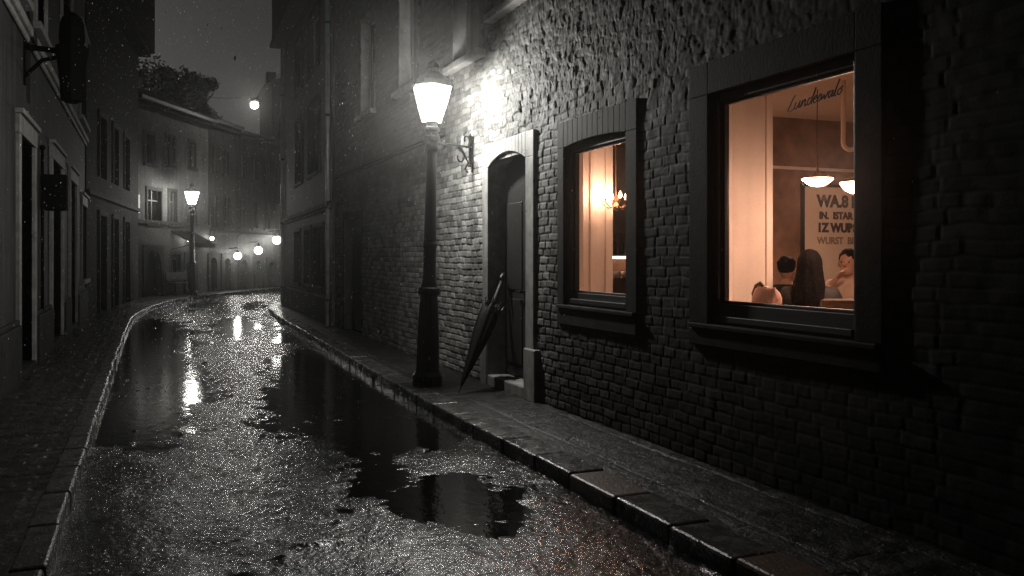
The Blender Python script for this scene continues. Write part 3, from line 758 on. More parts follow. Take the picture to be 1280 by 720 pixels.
# couch back glimpsed low on the right
cb = spot(1046, 5.55)
t = thing('bench', 'low brown padded bench back at the bottom right of the big window', 'bench', (*cb, FL))
m = MB(); R_ = Matrix.Rotation(-TH, 4, 'Z'); m.box(-.10, .45, -.05, .05, .15, .99, R_, (*cb, FL)); m.build('backrest', 'brown_cloth', t, bevel=.03)
m = MB(); m.box(-.10, .45, .05, .42, .15, .45, R_, (*cb, FL)); m.build('seat', 'brown_cloth', t, bevel=.03)
m = MB(); m.box(-.08, .43, -.04, .40, 0, .148, R_, (*cb, FL)); m.build('base', 'oak', t)
# pale bag on the window board
by = 4.83; bx = 3.845
bag = thing('handbag', 'pale pink cloth bag with a brown strap on the window ledge', 'bag', (bx, by, 1.07))
m = MB(); vs = []; n_ = 20
prof = [(.115, .050, 0), (.122, .056, .02), (.120, .052, .06), (.108, .040, .095), (.096, .022, .120), (.092, .008, .126)]
for i, (a, b, z) in enumerate(prof):
    for k in range(n_):
        q = 2 * PI * k / n_; w_ = 1 + .07 * math.sin(7 * q + i * .9) * (i / 3) + .05 * math.sin(3 * q)
        sq_ = lambda v_: math.copysign(abs(v_) ** .6, v_)
        vs.append((bx + b * w_ * sq_(math.sin(q)), by + a * w_ * sq_(math.cos(q)), 1.071 + z + (.006 * math.sin(4 * q + 1) + .007 * math.sin(9 * q)) * (i / 5) ** 2))
fs = [(i * n_ + k, i * n_ + (k + 1) % n_, (i + 1) * n_ + (k + 1) % n_, (i + 1) * n_ + k) for i in range(len(prof) - 1) for k in range(n_)] + [tuple(range(n_)), tuple(range((len(prof) - 1) * n_, len(prof) * n_))]
m.add(vs, fs); m.build('pouch', 'pink_cloth', bag, smooth=True)
m = MB(); m.tube([(bx, by + .115, 1.10), (bx + .01, by + .14, 1.15), (bx + .02, by + .12, 1.205), (bx, by + .06, 1.225), (bx - .01, by + .0, 1.195)], [.012, .018, .018, .014, .010], 8); m.build('strap', 'brown_cloth', bag, smooth=True)
m = MB(); m.ball((bx, by + .005, 1.196), (.022, .03, .014)); m.build('clasp', 'white_china', bag, smooth=True)

# ================================================================== STREET LAMPS
def lamp_proto():
    t = thing('street_lamp', 'tall black cast iron lamp post with bright lantern beside the brick wall', 'street lamp', (0, 0, 0), 'iron lamp posts on the street')
    m = MB(); m.lathe([(.165, -.01), (.165, .10), (.150, .125), (.135, .15), (.128, .18), (.122, .5), (.108, .82), (.096, .96), (.10, .985)], 16)
    m.build('pedestal', 'iron', t, world=False, bevel=.004)
    m = MB(); m.lathe([(.10, .98), (.122, 1.0), (.130, 1.03), (.122, 1.06), (.095, 1.08), (.085, 1.12), (.076, 1.16), (.072, 1.4), (.074, 1.50), (.082, 1.52), (.082, 1.55), (.072, 1.57), (.066, 1.9), (.058, 2.5), (.058, 2.56)], 16)
    m.build('post', 'iron', t, smooth=False, world=False)
    m = MB(); m.lathe([(.058, 2.55), (.078, 2.57), (.085, 2.60), (.070, 2.63), (.070, 2.66), (.088, 2.69), (.092, 2.73), (.070, 2.76), (.070, 2.78), (.086, 2.80), (.082, 2.83), (.062, 2.85), (.060, 2.88), (.075, 2.895)], 16)
    m.build('collar', 'iron', t, world=False)
    n = 6; r0, r1, z0, z1 = .118, .232, 2.90, 3.275
    m = MB(); m.lathe([(r0, z0), (r1, z1)], n, rot=.3); m.build('glass', 'lamp_glass', t, world=False)
    lamp_light(t, (0, 0, 3.16), 460, .085, False)
    m = MB()
    for k in range(n):
        a = 2 * PI * k / n + .3; m.tube([(r0 * 1.03 * math.cos(a), r0 * 1.03 * math.sin(a), z0), (r1 * 1.02 * math.cos(a), r1 * 1.02 * math.sin(a), z1)], .007, 5)
    m.lathe([(r1 * .98, z1), (r1 * 1.05, z1 + .004), (r1 * 1.06, z1 + .02), (r1 * .96, z1 + .028)], n, rot=.3)
    m.build('lantern_frame', 'iron', t, world=False)
    m = MB(); m.lathe([(r1 * .97, z1 + .02), (.20, z1 + .07), (.135, z1 + .13), (.085, z1 + .165), (.07, z1 + .20), (.075, z1 + .215), (.06, z1 + .26), (.03, z1 + .29), (.012, z1 + .305)], 12, rot=.3)
    m.build('cap', 'iron', t, world=False)
    return t
lx, ly = ground(534, 481); ly -= 0.0
lamp = lamp_proto(); lamp.location = (lx, ly, 0); lamp.rotation_euler = (math.radians(0), 0, 0)
lamp.rotation_euler = (0, math.radians(1.1), 0)
l2 = dup(lamp, label='smaller looking lamp post with bright lantern before the pale far house')
R_ = ratio(240); y2 = 34.6; l2.location = (R_ * y2, y2, -.01); l2.rotation_euler = (0, 0, .4); l2.scale = (1.17, 1.17, 1.17)
for c_ in l2.children:
    if c_.type == 'LIGHT': c_.data = c_.data.copy(); c_.data.energy = 150

# ornate iron bracket tying the lamp to the wall
hz = 2.66; ax = lx + math.tan(math.radians(1.1)) * hz; wy0 = WX / ratio(592)
br = thing('wall_bracket', 'ornate wrought iron scroll bracket holding the lamp post to the wall', 'bracket', (WX, wy0, hz))
D = Vector((WX - ax, wy0 - ly, 0)); Ld = D.length; D.normalize()
def BP(s_, z): q = Vector((ax, ly, 0)) + D * s_; return (q.x, q.y, hz + z)
m = MB(); m.tube([BP(.05, .01), BP(Ld - .02, .03)], .012, 8); m.build('arm', 'iron', br)
m = MB(); m.box(-.012, .03, -.03, .03, -.17, .16, Matrix.Identity(4), (WX - .045, wy0, hz)); m.ball((WX - .05, wy0, hz + .17), .024); m.ball((WX - .05, wy0, hz - .18), .024); m.build('wall_plate', 'iron', br, bevel=.006)
def scroll(c, r0, r1, a0, a1, n=18): return [BP(c[0] + (r0 + (r1 - r0) * i / n) * math.cos(a0 + (a1 - a0) * i / n), c[1] + (r0 + (r1 - r0) * i / n) * math.sin(a0 + (a1 - a0) * i / n)) for i in range(n + 1)]
m = MB(); m.tube(scroll((Ld - .26, -.10), .11, .03, PI / 2 + .6, -PI * 1.1), .010, 6); m.tube([BP(Ld - .30, .0), BP(Ld - .18, -.06), BP(Ld - .10, -.16), BP(Ld - .16, -.24), BP(Ld - .11, -.27)], .011, 6)
m.tube(scroll((Ld - .14, .10), .085, .02, -PI / 2, PI * 1.2), .010, 6); m.tube([BP(Ld - .22, .03), BP(Ld - .20, .14), BP(Ld - .13, .2)], .009, 6); m.build('scroll', 'iron', br)

# ================================================================== UMBRELLA
tip = Vector((*ground(573, 492), .004)); top = Vector((3.655, 9.09, 1.20))
um = thing('umbrella', 'black folded umbrella standing on its tip and leaning into the doorway', 'umbrella', tip)
ax_ = (top - tip); Lu = ax_.length; ax_.normalize(); sd_ = ax_.cross(Vector((-CT, ST, 0))).normalized(); sd2 = ax_.cross(sd_)
MU = Matrix((sd_, sd2, ax_)).transposed().to_4x4(); MU.translation = tip
m = MB(); m.lathe([(.004, 0), (.006, .05), (.009, .10)], 8); m.xf(MU); m.build('ferrule', 'iron', um)
m = MB(); vs = []; NK = 48
pr = [(.010, .09), (.022, .16), (.038, .28), (.056, .42), (.076, .58), (.094, .74), (.104, .86), (.108, .95), (.102, 1.02), (.085, 1.06), (.055, 1.065), (.02, 1.05)]
for i, (r_, z) in enumerate(pr):
    for k in range(NK):
        a = 2 * PI * k / NK; z_ = z; fold = 1 + .07 * math.sin(8 * a + z * 2.2) + .05 * math.sin(19 * a + z * 5)
        if i >= 7: z_ += .03 * math.sin(8 * a + 1.3) + .02 * math.sin(5 * a)
        vs.append((0.98 * r_ * fold * math.cos(a), 0.98 * r_ * fold * math.sin(a), z_))
m.add(vs, [(i * NK + k, i * NK + (k + 1) % NK, (i + 1) * NK + (k + 1) % NK, (i + 1) * NK + k) for i in range(len(pr) - 1) for k in range(NK)] + [tuple(range(NK - 1, -1, -1)), tuple(range((len(pr) - 1) * NK, len(pr) * NK))])
m.xf(MU); can = m.build('canopy', 'black_cloth', um, smooth=True)
m = MB()
for k in range(8):
    a = 2 * PI * k / 8 + .1; m.tube([(.09 * math.cos(a), .09 * math.sin(a), 1.02), (.118 * math.cos(a), .118 * math.sin(a), 1.075), (.125 * math.cos(a), .125 * math.sin(a), 1.105)], [.004, .005, .007], 6)
m.xf(MU); m.build('rib_tips', 'iron', um)
m = MB(); m.tube([(.07, .03, .93), (.13, .05, 1.0), (.165, .045, .985)], [.012, .016, .006], 6); m.xf(MU); m.build('strap', 'black_cloth', um)
m = MB(); m.tube([(0, 0, 1.0), (0, 0, 1.12)], .010, 8); m.xf(MU); m.build('shaft', 'iron', um)
hs = Lu - 1.10
m = MB(); m.tube([(0, 0, 1.09), (0, 0, 1.13), (0, 0, 1.32), (.004, 0, Lu - .075), (.022, 0, Lu - .035), (.055, 0, Lu - .02), (.085, 0, Lu - .04), (.10, 0, Lu - .085), (.102, 0, Lu - .12)], [.020, .027, .025, .023, .022, .022, .022, .021, .019], 10); m.xf(MU); m.build('handle', 'dark_paint', um, smooth=True)

# ================================================================== CORNER HOUSE (right, beyond)
ch_ = thing('corner_house', 'dark plastered house at the bend beyond the brick house', 'building', (6, 22, 0))
A0 = Vector((3.46, 18.02)); A1 = Vector((3.76, 27.0)); dA = (A1 - A0); LA = dA.length; dA.normalize()
def YA(px):                                              # along the wall, where a picture column meets it
    R_ = ratio(px); return (R_ * A0.y - A0.x) / (dA.x - R_ * dA.y)
RA = Matrix(((dA.y, dA.x, 0, 0), (-dA.x, dA.y, 0, 0), (0, 0, 1, 0), (0, 0, 0, 1)))
RA = Matrix.Translation((A0.x, A0.y, 0)) @ RA             # local: x into the building, y along the wall
def CB(mb): return mb.xf(RA)
gw = [sorted((YA(a), YA(b))) for a, b in ((369, 376), (381, 389), (393, 404))]
uw = [sorted((YA(a), YA(b))) for a, b in ((370, 379), (386, 400))]
def holed_front(mb, L, z0, z1, holes, x0=0, x1=.3):
    zs = sorted({z0, z1, *[h[2] for h in holes], *[h[3] for h in holes]}); yss = sorted({0, L, *[h[0] for h in holes], *[h[1] for h in holes]})
    for za, zb in zip(zs, zs[1:]):
        run = None
        for ya, yb in zip(yss, yss[1:]):
            hit = any(h[0] <= (ya + yb) / 2 <= h[1] and h[2] <= (za + zb) / 2 <= h[3] for h in holes)
            if hit:
                if run: mb.box(x0, x1, run[0], run[1], za, zb); run = None
            else: run = (run[0], yb) if run else (ya, yb)
        if run: mb.box(x0, x1, run[0], run[1], za, zb)
hol = [(a, b, .75, 2.08) for a, b in gw] + [(a, b, 3.35, 5.0) for a, b in uw] + [(a, b, 5.75, 7.1) for a, b in uw]
m = MB(); holed_front(m, LA, -.05, 7.75, hol); m.box(.3, 7, LA - .25, LA, -.05, 7.75); m.box(6.8, 7, 0, LA - .25, -.05, 7.75); CB(m).build('wall', 'plaster', ch_)
m = MB(); m.box(-.10, .0, 0, LA + .05, 2.44, 2.56); m.box(-.06, .0, 0, LA, 2.38, 2.44); CB(m).build('cornice', 'dressed_stone', ch_, bevel=.02)
m = MB(); m.box(-.05, 0, 0, LA + .03, -.05, .55); CB(m).build('plinth', 'dressed_stone', ch_, bevel=.01)
m = MB(); m.box(-.36, 7, 1.0, LA + .03, 7.78, 12.6); m.box(-.42, 0, 1.0, LA + .06, 7.66, 7.778); CB(m).build('upper_storey', 'dark_plaster', ch_)
m = MB(); m.prism([(-.8, 12.62), (-.8, 12.8), (3.5, 14.8), (7.5, 12.8), (7.5, 12.62)], .0, LA + .5, 'y'); CB(m).build('roof', 'roof_tile', ch_)
for (a, b, z0, z1) in hol:
    m = MB(); m.box(-.03, .2, a - .09, a, z0, z1); m.box(-.03, .2, b, b + .09, z0, z1); m.box(-.03, .2, a - .09, b + .09, z1, z1 + .1); m.box(-.07, .2, a - .1, b + .1, z0 - .08, z0); wn = CB(m).build('window', 'dressed_stone', ch_, bevel=.006)
    m = MB(); mid = (a + b) / 2
    m.box(.12, .17, a, a + .06, z0, z1); m.box(.12, .17, b - .06, b, z0, z1); m.box(.12, .17, mid - .03, mid + .03, z0, z1); m.box(.122, .168, a + .06, b - .06, z1 - .06, z1); m.box(.122, .168, a + .06, b - .06, z0, z0 + .06); CB(m).build('frame', 'grey_wood', wn)
    m = MB(); m.box(.145, .15, a + .03, b - .03, z0 + .03, z1 - .03); CB(m).build('pane', 'dark_glass', wn)
def downpipe(pts, label, r=.05):
    t = thing('drainpipe', label, 'drainpipe', pts[0]); m = MB(); m.tube(pts, r, 10); m.build('pipe', 'zinc', t, smooth=True)
    zs = sorted([p[2] for p in pts]); z = zs[0] + .5
    while z < zs[-1] - .2:
        m = MB(); m.lathe([(r * 1.25, 0), (r * 1.25, .05)], 10, (pts[0][0], pts[0][1], z)); z += 1.9
        m.build('pipe_clamp', 'iron', t)
q = RA @ Vector((-.07, LA - .12, 0)); downpipe([(q.x, q.y, 0), (q.x, q.y, 7.85)], 'wet grey drainpipe on the far corner of the corner house', .055)
q = RA @ Vector((-.07, .12, 0)); downpipe([(q.x, q.y, 0), (q.x, q.y, 7.85)], 'wet grey drainpipe where brick house and corner house meet', .045)

# ================================================================== LEFT BUILDINGS
LX = -1.42
lf = thing('townhouse', 'tall plastered house with recessed doorways along the left pavement', 'building', (-4, 12, 0))
def YL(px): return LX / ratio(px)
hd = [(YL(22), YL(40), 0, 2.85), (YL(63), YL(76), 0, 2.95), (YL(86), YL(94), 0, 2.9), (YL(101), YL(107), .9, 2.6), (4.5, 5.9, 0, 2.85), (8.3, 9.4, .9, 2.6)]
hu = [(YL(14) - .3, YL(14) + 1.0, 4.55, 6.4), (YL(43), YL(55), 4.55, 6.4), (YL(76), YL(88), 4.55, 6.4), (YL(99), YL(107), 4.55, 6.4)]
L0, L1 = -2.5, 23.5
ML = Matrix.Translation((LX, L0, 0)) @ Matrix.Scale(-1, 4, (1, 0, 0))      # local x into the building
def LB(mb): return mb.xf(ML)
hol = [(a - L0, b - L0, c0, c1) for a, b, c0, c1 in hd + hu]
m = MB(); holed_front(m, L1 - L0, -.05, 11, hol, 0, .35); m.box(.35, 8, 0, .2, -.05, 11); m.box(.35, 8, L1 - L0 - .2, L1 - L0, -.05, 11); m.box(7.8, 8, .2, L1 - L0 - .2, -.05, 11); LB(m).build('wall', 'plaster', lf)
m = MB(); m.box(-.09, 0, 0, L1 - L0, 4.16, 4.27); m.box(-.05, 0, 0, L1 - L0, 4.08, 4.16); LB(m).build('string_course', 'light_stone', lf, bevel=.02)
prev = 0
for (a, b, c0, c1) in sorted([h for h in hol if h[2] == 0]) + [(L1 - L0 + .17, 0, 0, 0)]:
    m = MB(); m.box(-.07, 0, prev, a - .17, -.05, .62); m.box(-.045, 0, prev, a - .17, .62, .68); prev = b + .17
    LB(m).build('plinth', 'dressed_stone', lf, bevel=.015)
m = MB(); m.prism([(-.6, 10.95), (-.6, 11.1), (4, 13), (8.3, 11.1), (8.3, 10.95)], -.1, L1 - L0 + .1, 'y'); LB(m).build('roof', 'roof_tile', lf)
for (a, b, z0, z1) in hol:
    m = MB(); q = .16 if z0 == 0 else .12
    m.box(-.045, .25, a - q, a, z0, z1); m.box(-.045, .25, b, b + q, z0, z1); m.box(-.05, .25, a - q - .02, b + q + .02, z1, z1 + .22)
    m.box(-.09, .1, a - q - .05, b + q + .05, z1 + .22, z1 + .28)
    if z0 == 0:
        d_ = LB(m).build('door', 'light_stone', lf, bevel=.01)
        m = MB(); m.box(.22, .28, a, b, .05, z1); LB(m).build('door_leaf', 'dark_wood', d_)
        m = MB(); mid = (a + b) / 2
        for (y0, y1) in ((a + .08, mid - .05), (mid + .05, b - .08)):
            for (c0, c1) in ((.2, 1.0), (1.12, z1 - .15)): m.box(.20, .222, y0, y1, c0, c1)
        LB(m).build('door_panel', 'dark_wood', d_, bevel=.012)
        m = MB(); m.box(-.05, .3, a, b, -.05, .05); LB(m).build('doorstep', 'dressed_stone', d_)
    else:
        m.box(-.1, .25, a - q - .04, b + q + .04, z0 - .1, z0); d_ = LB(m).build('window', 'light_stone', lf, bevel=.01)
        m = MB(); mid = (a + b) / 2
        for yy in (a, b - .07, mid - .035): m.box(.16, .22, yy, yy + .07, z0, z1)
        m.box(.162, .218, a + .07, b - .07, z1 - .5, z1 - .44); m.box(.162, .218, a + .07, b - .07, z0, z0 + .07); LB(m).build('frame', 'grey_wood', d_)
        m = MB(); m.box(.195, .2, a + .03, b - .03, z0 + .02, z1 - .02); LB(m).build('pane', 'dark_glass', d_)
# black wall box on a conduit
yb = YL(50) + .15; z1 = height(218, LX, yb); z0 = height(263, LX, yb)
bx_ = thing('wall_box', 'black box sign standing out from the left wall between two doorways', 'box', (LX, yb, z0))
m = MB(); m.box(LX + .03, LX + .34, yb - .10, yb + .12, z0, z1); m.build('case', 'sooty_iron', bx_, bevel=.02)
m = MB(); m.box(LX, LX + .03, yb - .06, yb + .08, z0 + .06, z0 + .14); m.box(LX, LX + .03, yb - .06, yb + .08, z1 - .14, z1 - .06); m.build('mount', 'sooty_iron', bx_)
m = MB(); m.tube([(LX + .03, yb - .16, height(388, LX, yb)), (LX + .03, yb - .16, height(186, LX, yb))], .022, 8); m.ball((LX + .03, yb - .16, height(186, LX, yb)), .04); tag(m.build('conduit', 'sooty_iron', smooth=True), 'thin dark conduit running up the left wall past the black box', 'conduit')
# unlit hanging lantern high on the left
hy = 12.3; hx = ratio(90) * hy; hzz = lambda p: height(p, hx, hy)
hl = thing('hanging_lantern', 'big unlit black lantern hung from an iron bracket high on the left wall', 'lantern', (hx, hy, hzz(128)))
zt, zb_ = hzz(58), hzz(128)
m = MB(); m.tube([(LX, hy, hzz(63)), (hx + .03, hy, hzz(66))], .035, 8); m.tube([(LX, hy, hzz(100)), (LX + .2, hy, hzz(78)), (hx, hy, hzz(68))], .025, 8); m.box(LX - .01, LX + .02, hy - .06, hy + .06, hzz(110), hzz(50)); m.build('bracket', 'sooty_iron', hl)
m = MB(); m.lathe([(.13, hzz(58)), (.15, hzz(50)), (.14, hzz(30)), (.11, hzz(22)), (.04, hzz(16))], 8, (hx, hy, 0)); m.build('cap', 'sooty_iron', hl)
m = MB(); m.lathe([(.07, hzz(129)), (.13, hzz(126)), (.14, hzz(105)), (.17, hzz(76)), (.19, hzz(64)), (.19, hzz(58))], 8, (hx, hy, 0)); m.build('body', 'sooty_iron', hl)

# second left house, turned along the bend
B0 = Vector((LX + .03, 23.5)); B1 = Vector((-.33, 32.4)); dB = B1 - B0; LBn = dB.length; dB.normalize()
MBm = Matrix.Translation((B0.x, B0.y, 0)) @ Matrix(((-dB.y, dB.x, 0, 0), (dB.x, dB.y, 0, 0), (0, 0, 1, 0), (0, 0, 0, 1)))
lh = thing('eaved_house', 'dark house with a deep roof eave at the left bend of the street', 'building', (-4, 28, 0))
def YB2(px):
    R_ = ratio(px); return (R_ * B0.y - B0.x) / (dB.x - R_ * dB.y)
dd = [(*sorted((YB2(124), YB2(132))), 0, 2.5), (*sorted((YB2(141), YB2(147))), 0, 2.5), (*sorted((YB2(155), YB2(161))), 0, 2.5)]
du_ = [(a, b, 3.5, 5.1) for a, b, _, _ in dd]
m = MB(); holed_front(m, LBn, -.05, 8.3, dd + du_, 0, .35); m.box(.35, 8, 0, .2, -.05, 8.3); m.box(.35, 8, LBn - .2, LBn, -.05, 8.3); m.box(7.8, 8, .2, LBn - .2, -.05, 8.3); m.xf(MBm).build('wall', 'dark_plaster', lh)
m = MB(); m.box(-.52, 8, 0, LBn + .05, 8.34, 13.4); m.box(-.40, 0, 0, LBn - .02, 8.2, 8.338); m.xf(MBm).build('upper_storey', 'dark_plaster', lh)
m = MB(); m.prism([(-1.0, 13.42), (-1.0, 13.6), (4, 16), (8.5, 13.6), (8.5, 13.42)], 0, LBn + .3, 'y'); m.xf(MBm).build('roof', 'roof_tile', lh)
m = MB(); m.box(-.08, 0, 0, LBn, 2.95, 3.06); m.xf(MBm).build('string_course', 'dressed_stone', lh)
for (a, b, z0, z1) in dd + du_:
    m = MB(); m.box(-.04, .25, a - .12, a, z0, z1); m.box(-.04, .25, b, b + .12, z0, z1); m.box(-.04, .25, a - .12, b + .12, z1, z1 + .14); dn_ = m.xf(MBm).build('door' if z0 == 0 else 'window', 'dressed_stone', lh, bevel=.008)
    m = MB(); m.box(.14, .2, a, b, z0, z1); m.xf(MBm).build('door_leaf' if z0 == 0 else 'shutter', 'dark_wood', dn_)

# ================================================================== FAR HOUSES along the bend
def far_house(name, label, P0, P1, eave, ridge, wallm, windows, doors, string=None, lower=None, ov=.35):
    P0 = Vector(P0); P1 = Vector(P1); d = P1 - P0; L = d.length; d.normalize()
    M = Matrix.Translation((P0.x, P0.y, 0)) @ Matrix(((-d.y, d.x, 0, 0), (d.x, d.y, 0, 0), (0, 0, 1, 0), (0, 0, 0, 1)))
    t = thing(name, label, 'building', (P0.x, P0.y, 0))
    def S(px): R_ = ratio(px); return (R_ * P0.y - P0.x) / (d.x - R_ * d.y)
    def zz(py, s_): q = P0 + d * s_; return height(py, q.x, q.y)
    W = []
    for (pa, pb, ya, yb) in windows:
        a, b = sorted((S(pa), S(pb))); W.append((a, b, zz(yb, (a + b) / 2), zz(ya, (a + b) / 2)))
    Dn = []
    for (pa, pb, ya) in doors:
        a, b = sorted((S(pa), S(pb))); Dn.append((a, b, 0, zz(ya, (a + b) / 2)))
    m = MB()
    if lower:
        holed_front(m, L, string, eave, [h for h in W if h[2] > string]); 
    else: holed_front(m, L, -.05, eave, W + Dn)
    m.box(.3, 7, 0, .2, -.05, eave); m.box(.3, 7, L - .2, L, -.05, eave); m.box(6.8, 7, .2, L - .2, -.05, eave)
    m.xf(M).build('wall', wallm, t)
    if lower:
        m = MB(); holed_front(m, L, -.05, string, [h for h in W if h[2] < string] + Dn, -.02, .3); m.xf(M).build('ground_floor_wall', lower, t)
    if string:
        m = MB(); m.box(-.10, -.021, -.0, L, string - .02, string + .12); m.xf(M).build('string_course', 'plaster', t, bevel=.02)
    m = MB(); m.prism([(-ov, eave - .04), (-ov, eave + .08), (2.6, ridge), (7.2, eave + .08), (7.2, eave - .04)], -.02, L + .02, 'y'); m.xf(M).build('roof', 'roof_tile', t)
    m = MB(); m.box(-.2, 0, 0, L, eave - .2, eave - .042); m.xf(M).build('cornice', 'dressed_stone', t, bevel=.02)
    for (a, b, z0, z1) in W:
        m = MB(); m.box(-.035, .2, a - .1, a, z0, z1); m.box(-.035, .2, b, b + .1, z0, z1); m.box(-.035, .2, a - .1, b + .1, z1, z1 + .12); m.box(-.08, .2, a - .12, b + .12, z0 - .1, z0); wn = m.xf(M).build('window', 'plaster' if wallm == 'pale_plaster' else 'far_plaster', t)
        m = MB(); mid = (a + b) / 2
        for yy in (a, b - .06, mid - .03): m.box(.10, .15, yy, yy + .06, z0, z1)
        m.box(.102, .148, a + .06, b - .06, (z0 + z1) / 2 + .2, (z0 + z1) / 2 + .25); m.xf(M).build('frame', 'grey_wood', wn)
        m = MB(); m.box(.13, .135, a + .03, b - .03, z0, z1); m.xf(M).build('pane', 'dark_glass', wn)
    for (a, b, z0, z1) in Dn:                                # arched doorways: stone arch over a dark leaf
        m = MB(); n = 10; r_ = (b - a) / 2; zs = z1 - r_ * .9
        m.box(-.06, .28, a - .18, a, z0, z1 + .0); m.box(-.06, .28, b, b + .18, z0, z1)
        for i in range(n):
            y0 = a + (b - a) * i / n; y1 = a + (b - a) * (i + 1) / n
            f0 = zs + .9 * math.sqrt(max(0, r_ ** 2 - (y0 - a - r_) ** 2)); f1 = zs + .9 * math.sqrt(max(0, r_ ** 2 - (y1 - a - r_) ** 2))
            v_ = [(xx, yy, z_) for xx in (-.06, .28) for yy, z_ in ((y0, f0), (y1, f1), (y1, z1 + .2), (y0, z1 + .2))]
            m.add(v_, [(0, 1, 2, 3), (7, 6, 5, 4), (0, 4, 5, 1), (1, 5, 6, 2), (2, 6, 7, 3), (3, 7, 4, 0)])
        m.box(-.058, .28, a - .18, a, z1, z1 + .2); m.box(-.058, .28, b, b + .18, z1, z1 + .2)
        dn_ = m.xf(M).build('door', 'dressed_stone', t)
        m = MB(); m.box(.2, .26, a, b, z0, z1); m.xf(M).build('door_leaf', 'dark_wood', dn_)
    return t, M, S, L
ha, MA, SA, LA_ = far_house('pale_house', 'pale plastered house with a rough stone ground floor and arched doorway', (-.5, 33.0), (2.25, 38.1), 6.95, 8.3, 'pale_plaster',
    [(184, 201, 238, 279), (211, 220, 240, 280), (236, 244, 240, 280), (181, 192, 168, 205), (208, 217, 172, 207), (236, 243, 178, 210), (213, 225, 318, 345)], [(181, 200, 313), (232, 243, 322)], 2.62, 'brick')
for p_ in ha.children:
    if p_.name.startswith('ground_floor'): flat_tone(p_)
hb, MB_, SB_, LB_ = far_house('grey_house', 'narrow grey house between the pale house and the end house', (2.27, 38.13), (3.55, 40.0), 7.0, 8.1, 'far_plaster',
    [(266, 272, 245, 283), (280, 287, 247, 284), (267, 272, 185, 215), (280, 286, 190, 218)], [(262, 270, 322), (279, 287, 323)], 2.4)
hc, MC, SC, LC_ = far_house('end_house', 'long dim house closing the view at the end of the street', (3.57, 40.03), (9.6, 48.6), 6.85, 7.7, 'far_plaster',
    [(300, 306, 250, 284), (316, 322, 252, 285), (331, 337, 254, 286), (346, 352, 255, 286), (301, 306, 195, 222), (316, 321, 199, 225), (331, 336, 203, 228), (346, 351, 206, 230)], [(300, 308, 325), (318, 326, 326), (335, 341, 327)], 2.35)

def on(M, s_, x=-.02): return M @ Vector((x, s_, 0))
# wall lamps on the far houses
def wall_lamp(M, px, pyx, label, out=.45, r=.15, group='bright lamps at the end of the street'):
    lo, hi = -20.0, 30.0
    for _ in range(60):                                   # where along the wall the lamp hangs
        mid = (lo + hi) / 2; p = on(M, mid, -out)
        if p.x / p.y < ratio(px): lo = mid
        else: hi = mid
    s_ = lo; base = on(M, s_, -.0); p = on(M, s_, -out); z = height(pyx, p.x, p.y)
    t = thing('wall_lamp', label, 'lamp', (p.x, p.y, z), group)
    m = MB(); m.tube([(base.x, base.y, z + r * 1.9), (p.x, p.y, z + r * 2.1), (p.x, p.y, z + r * 1.5)], .02, 6); m.build('bracket', 'iron', t)
    m = MB(); m.ball((p.x, p.y, z), r * .92, 16, 10); m.build('glass', 'far_lamp_glass', t, smooth=True); lamp_light(t, (p.x, p.y, z), 1800 * r * r, r * .45)
    m = MB(); m.lathe([(r * .55, r * .80), (r * .5, r * 1.2), (.02, r * 1.6)], 10, (p.x, p.y, z)); m.build('cap', 'iron', t)
    return t
wall_lamp(MB_, 265, 298, 'small bright wall lamp on the narrow grey house', .25, .085, None)
wall_lamp(MC, 297, 320, 'lowest and leftmost of the three wall lamps on the end house', .4, .17)
wall_lamp(MC, 323, 313, 'middle of the three wall lamps on the end house', .4, .19)
wall_lamp(MC, 346, 300, 'highest of the three wall lamps, nearest the corner house', .4, .21)
wall_lamp(MA, 236, 300, 'tiny wall lamp just behind the far lamp post', .25, .07, None)
# awning and bench before the pale house
sA, sB = SA(212), SA(240)
aw = thing('awning', 'dark sloping awning on the pale far house', 'awning', on(MA, (sA + sB) / 2, 0))
m = MB(); m.prism([(-.03, 2.42), (-.95, 1.95), (-.95, 1.78), (-.92, 1.78), (-.9, 1.92), (-.03, 2.36)], sA, sB, 'y'); m.xf(MA).build('canopy', 'black_cloth', aw)
for q in (sA + .05, sB - .05):
    m = MB(); m.tube([(-.02, q, 1.7), (-.88, q, 1.9)], .015, 6); m.xf(MA).build('arm', 'iron', aw)
sA, sB = SA(204), SA(230)
bn_ = thing('bench', 'dark wooden bench against the pale far house', 'bench', on(MA, (sA + sB) / 2, -.3))
m = MB(); m.box(-.50, -.10, sA, sB, .42, .47); m.xf(MA).build('seat', 'dark_wood', bn_)
m = MB(); m.box(-.12, -.08, sA, sB, .55, .85); m.xf(MA).build('backrest', 'dark_wood', bn_)
for q in (sA + .08, sB - .08):
    m = MB(); m.box(-.47, -.40, q - .04, q + .04, -.01, .42); m.xf(MA).build('leg', 'iron', bn_)
    m = MB(); m.box(-.16, -.09, q - .04, q + .04, -.01, .549); m.xf(MA).build('leg', 'iron', bn_)
# the one lit far window
wp = SA(171.5); m = MB(); m.box(-.03, .0, wp - .45, wp + .13, height(266, -.4, 33.2), height(243, -.4, 33.2))
o = m.xf(MA).build('pane', 'lit_curtain', ha); o['label'] = 'lit window pane'

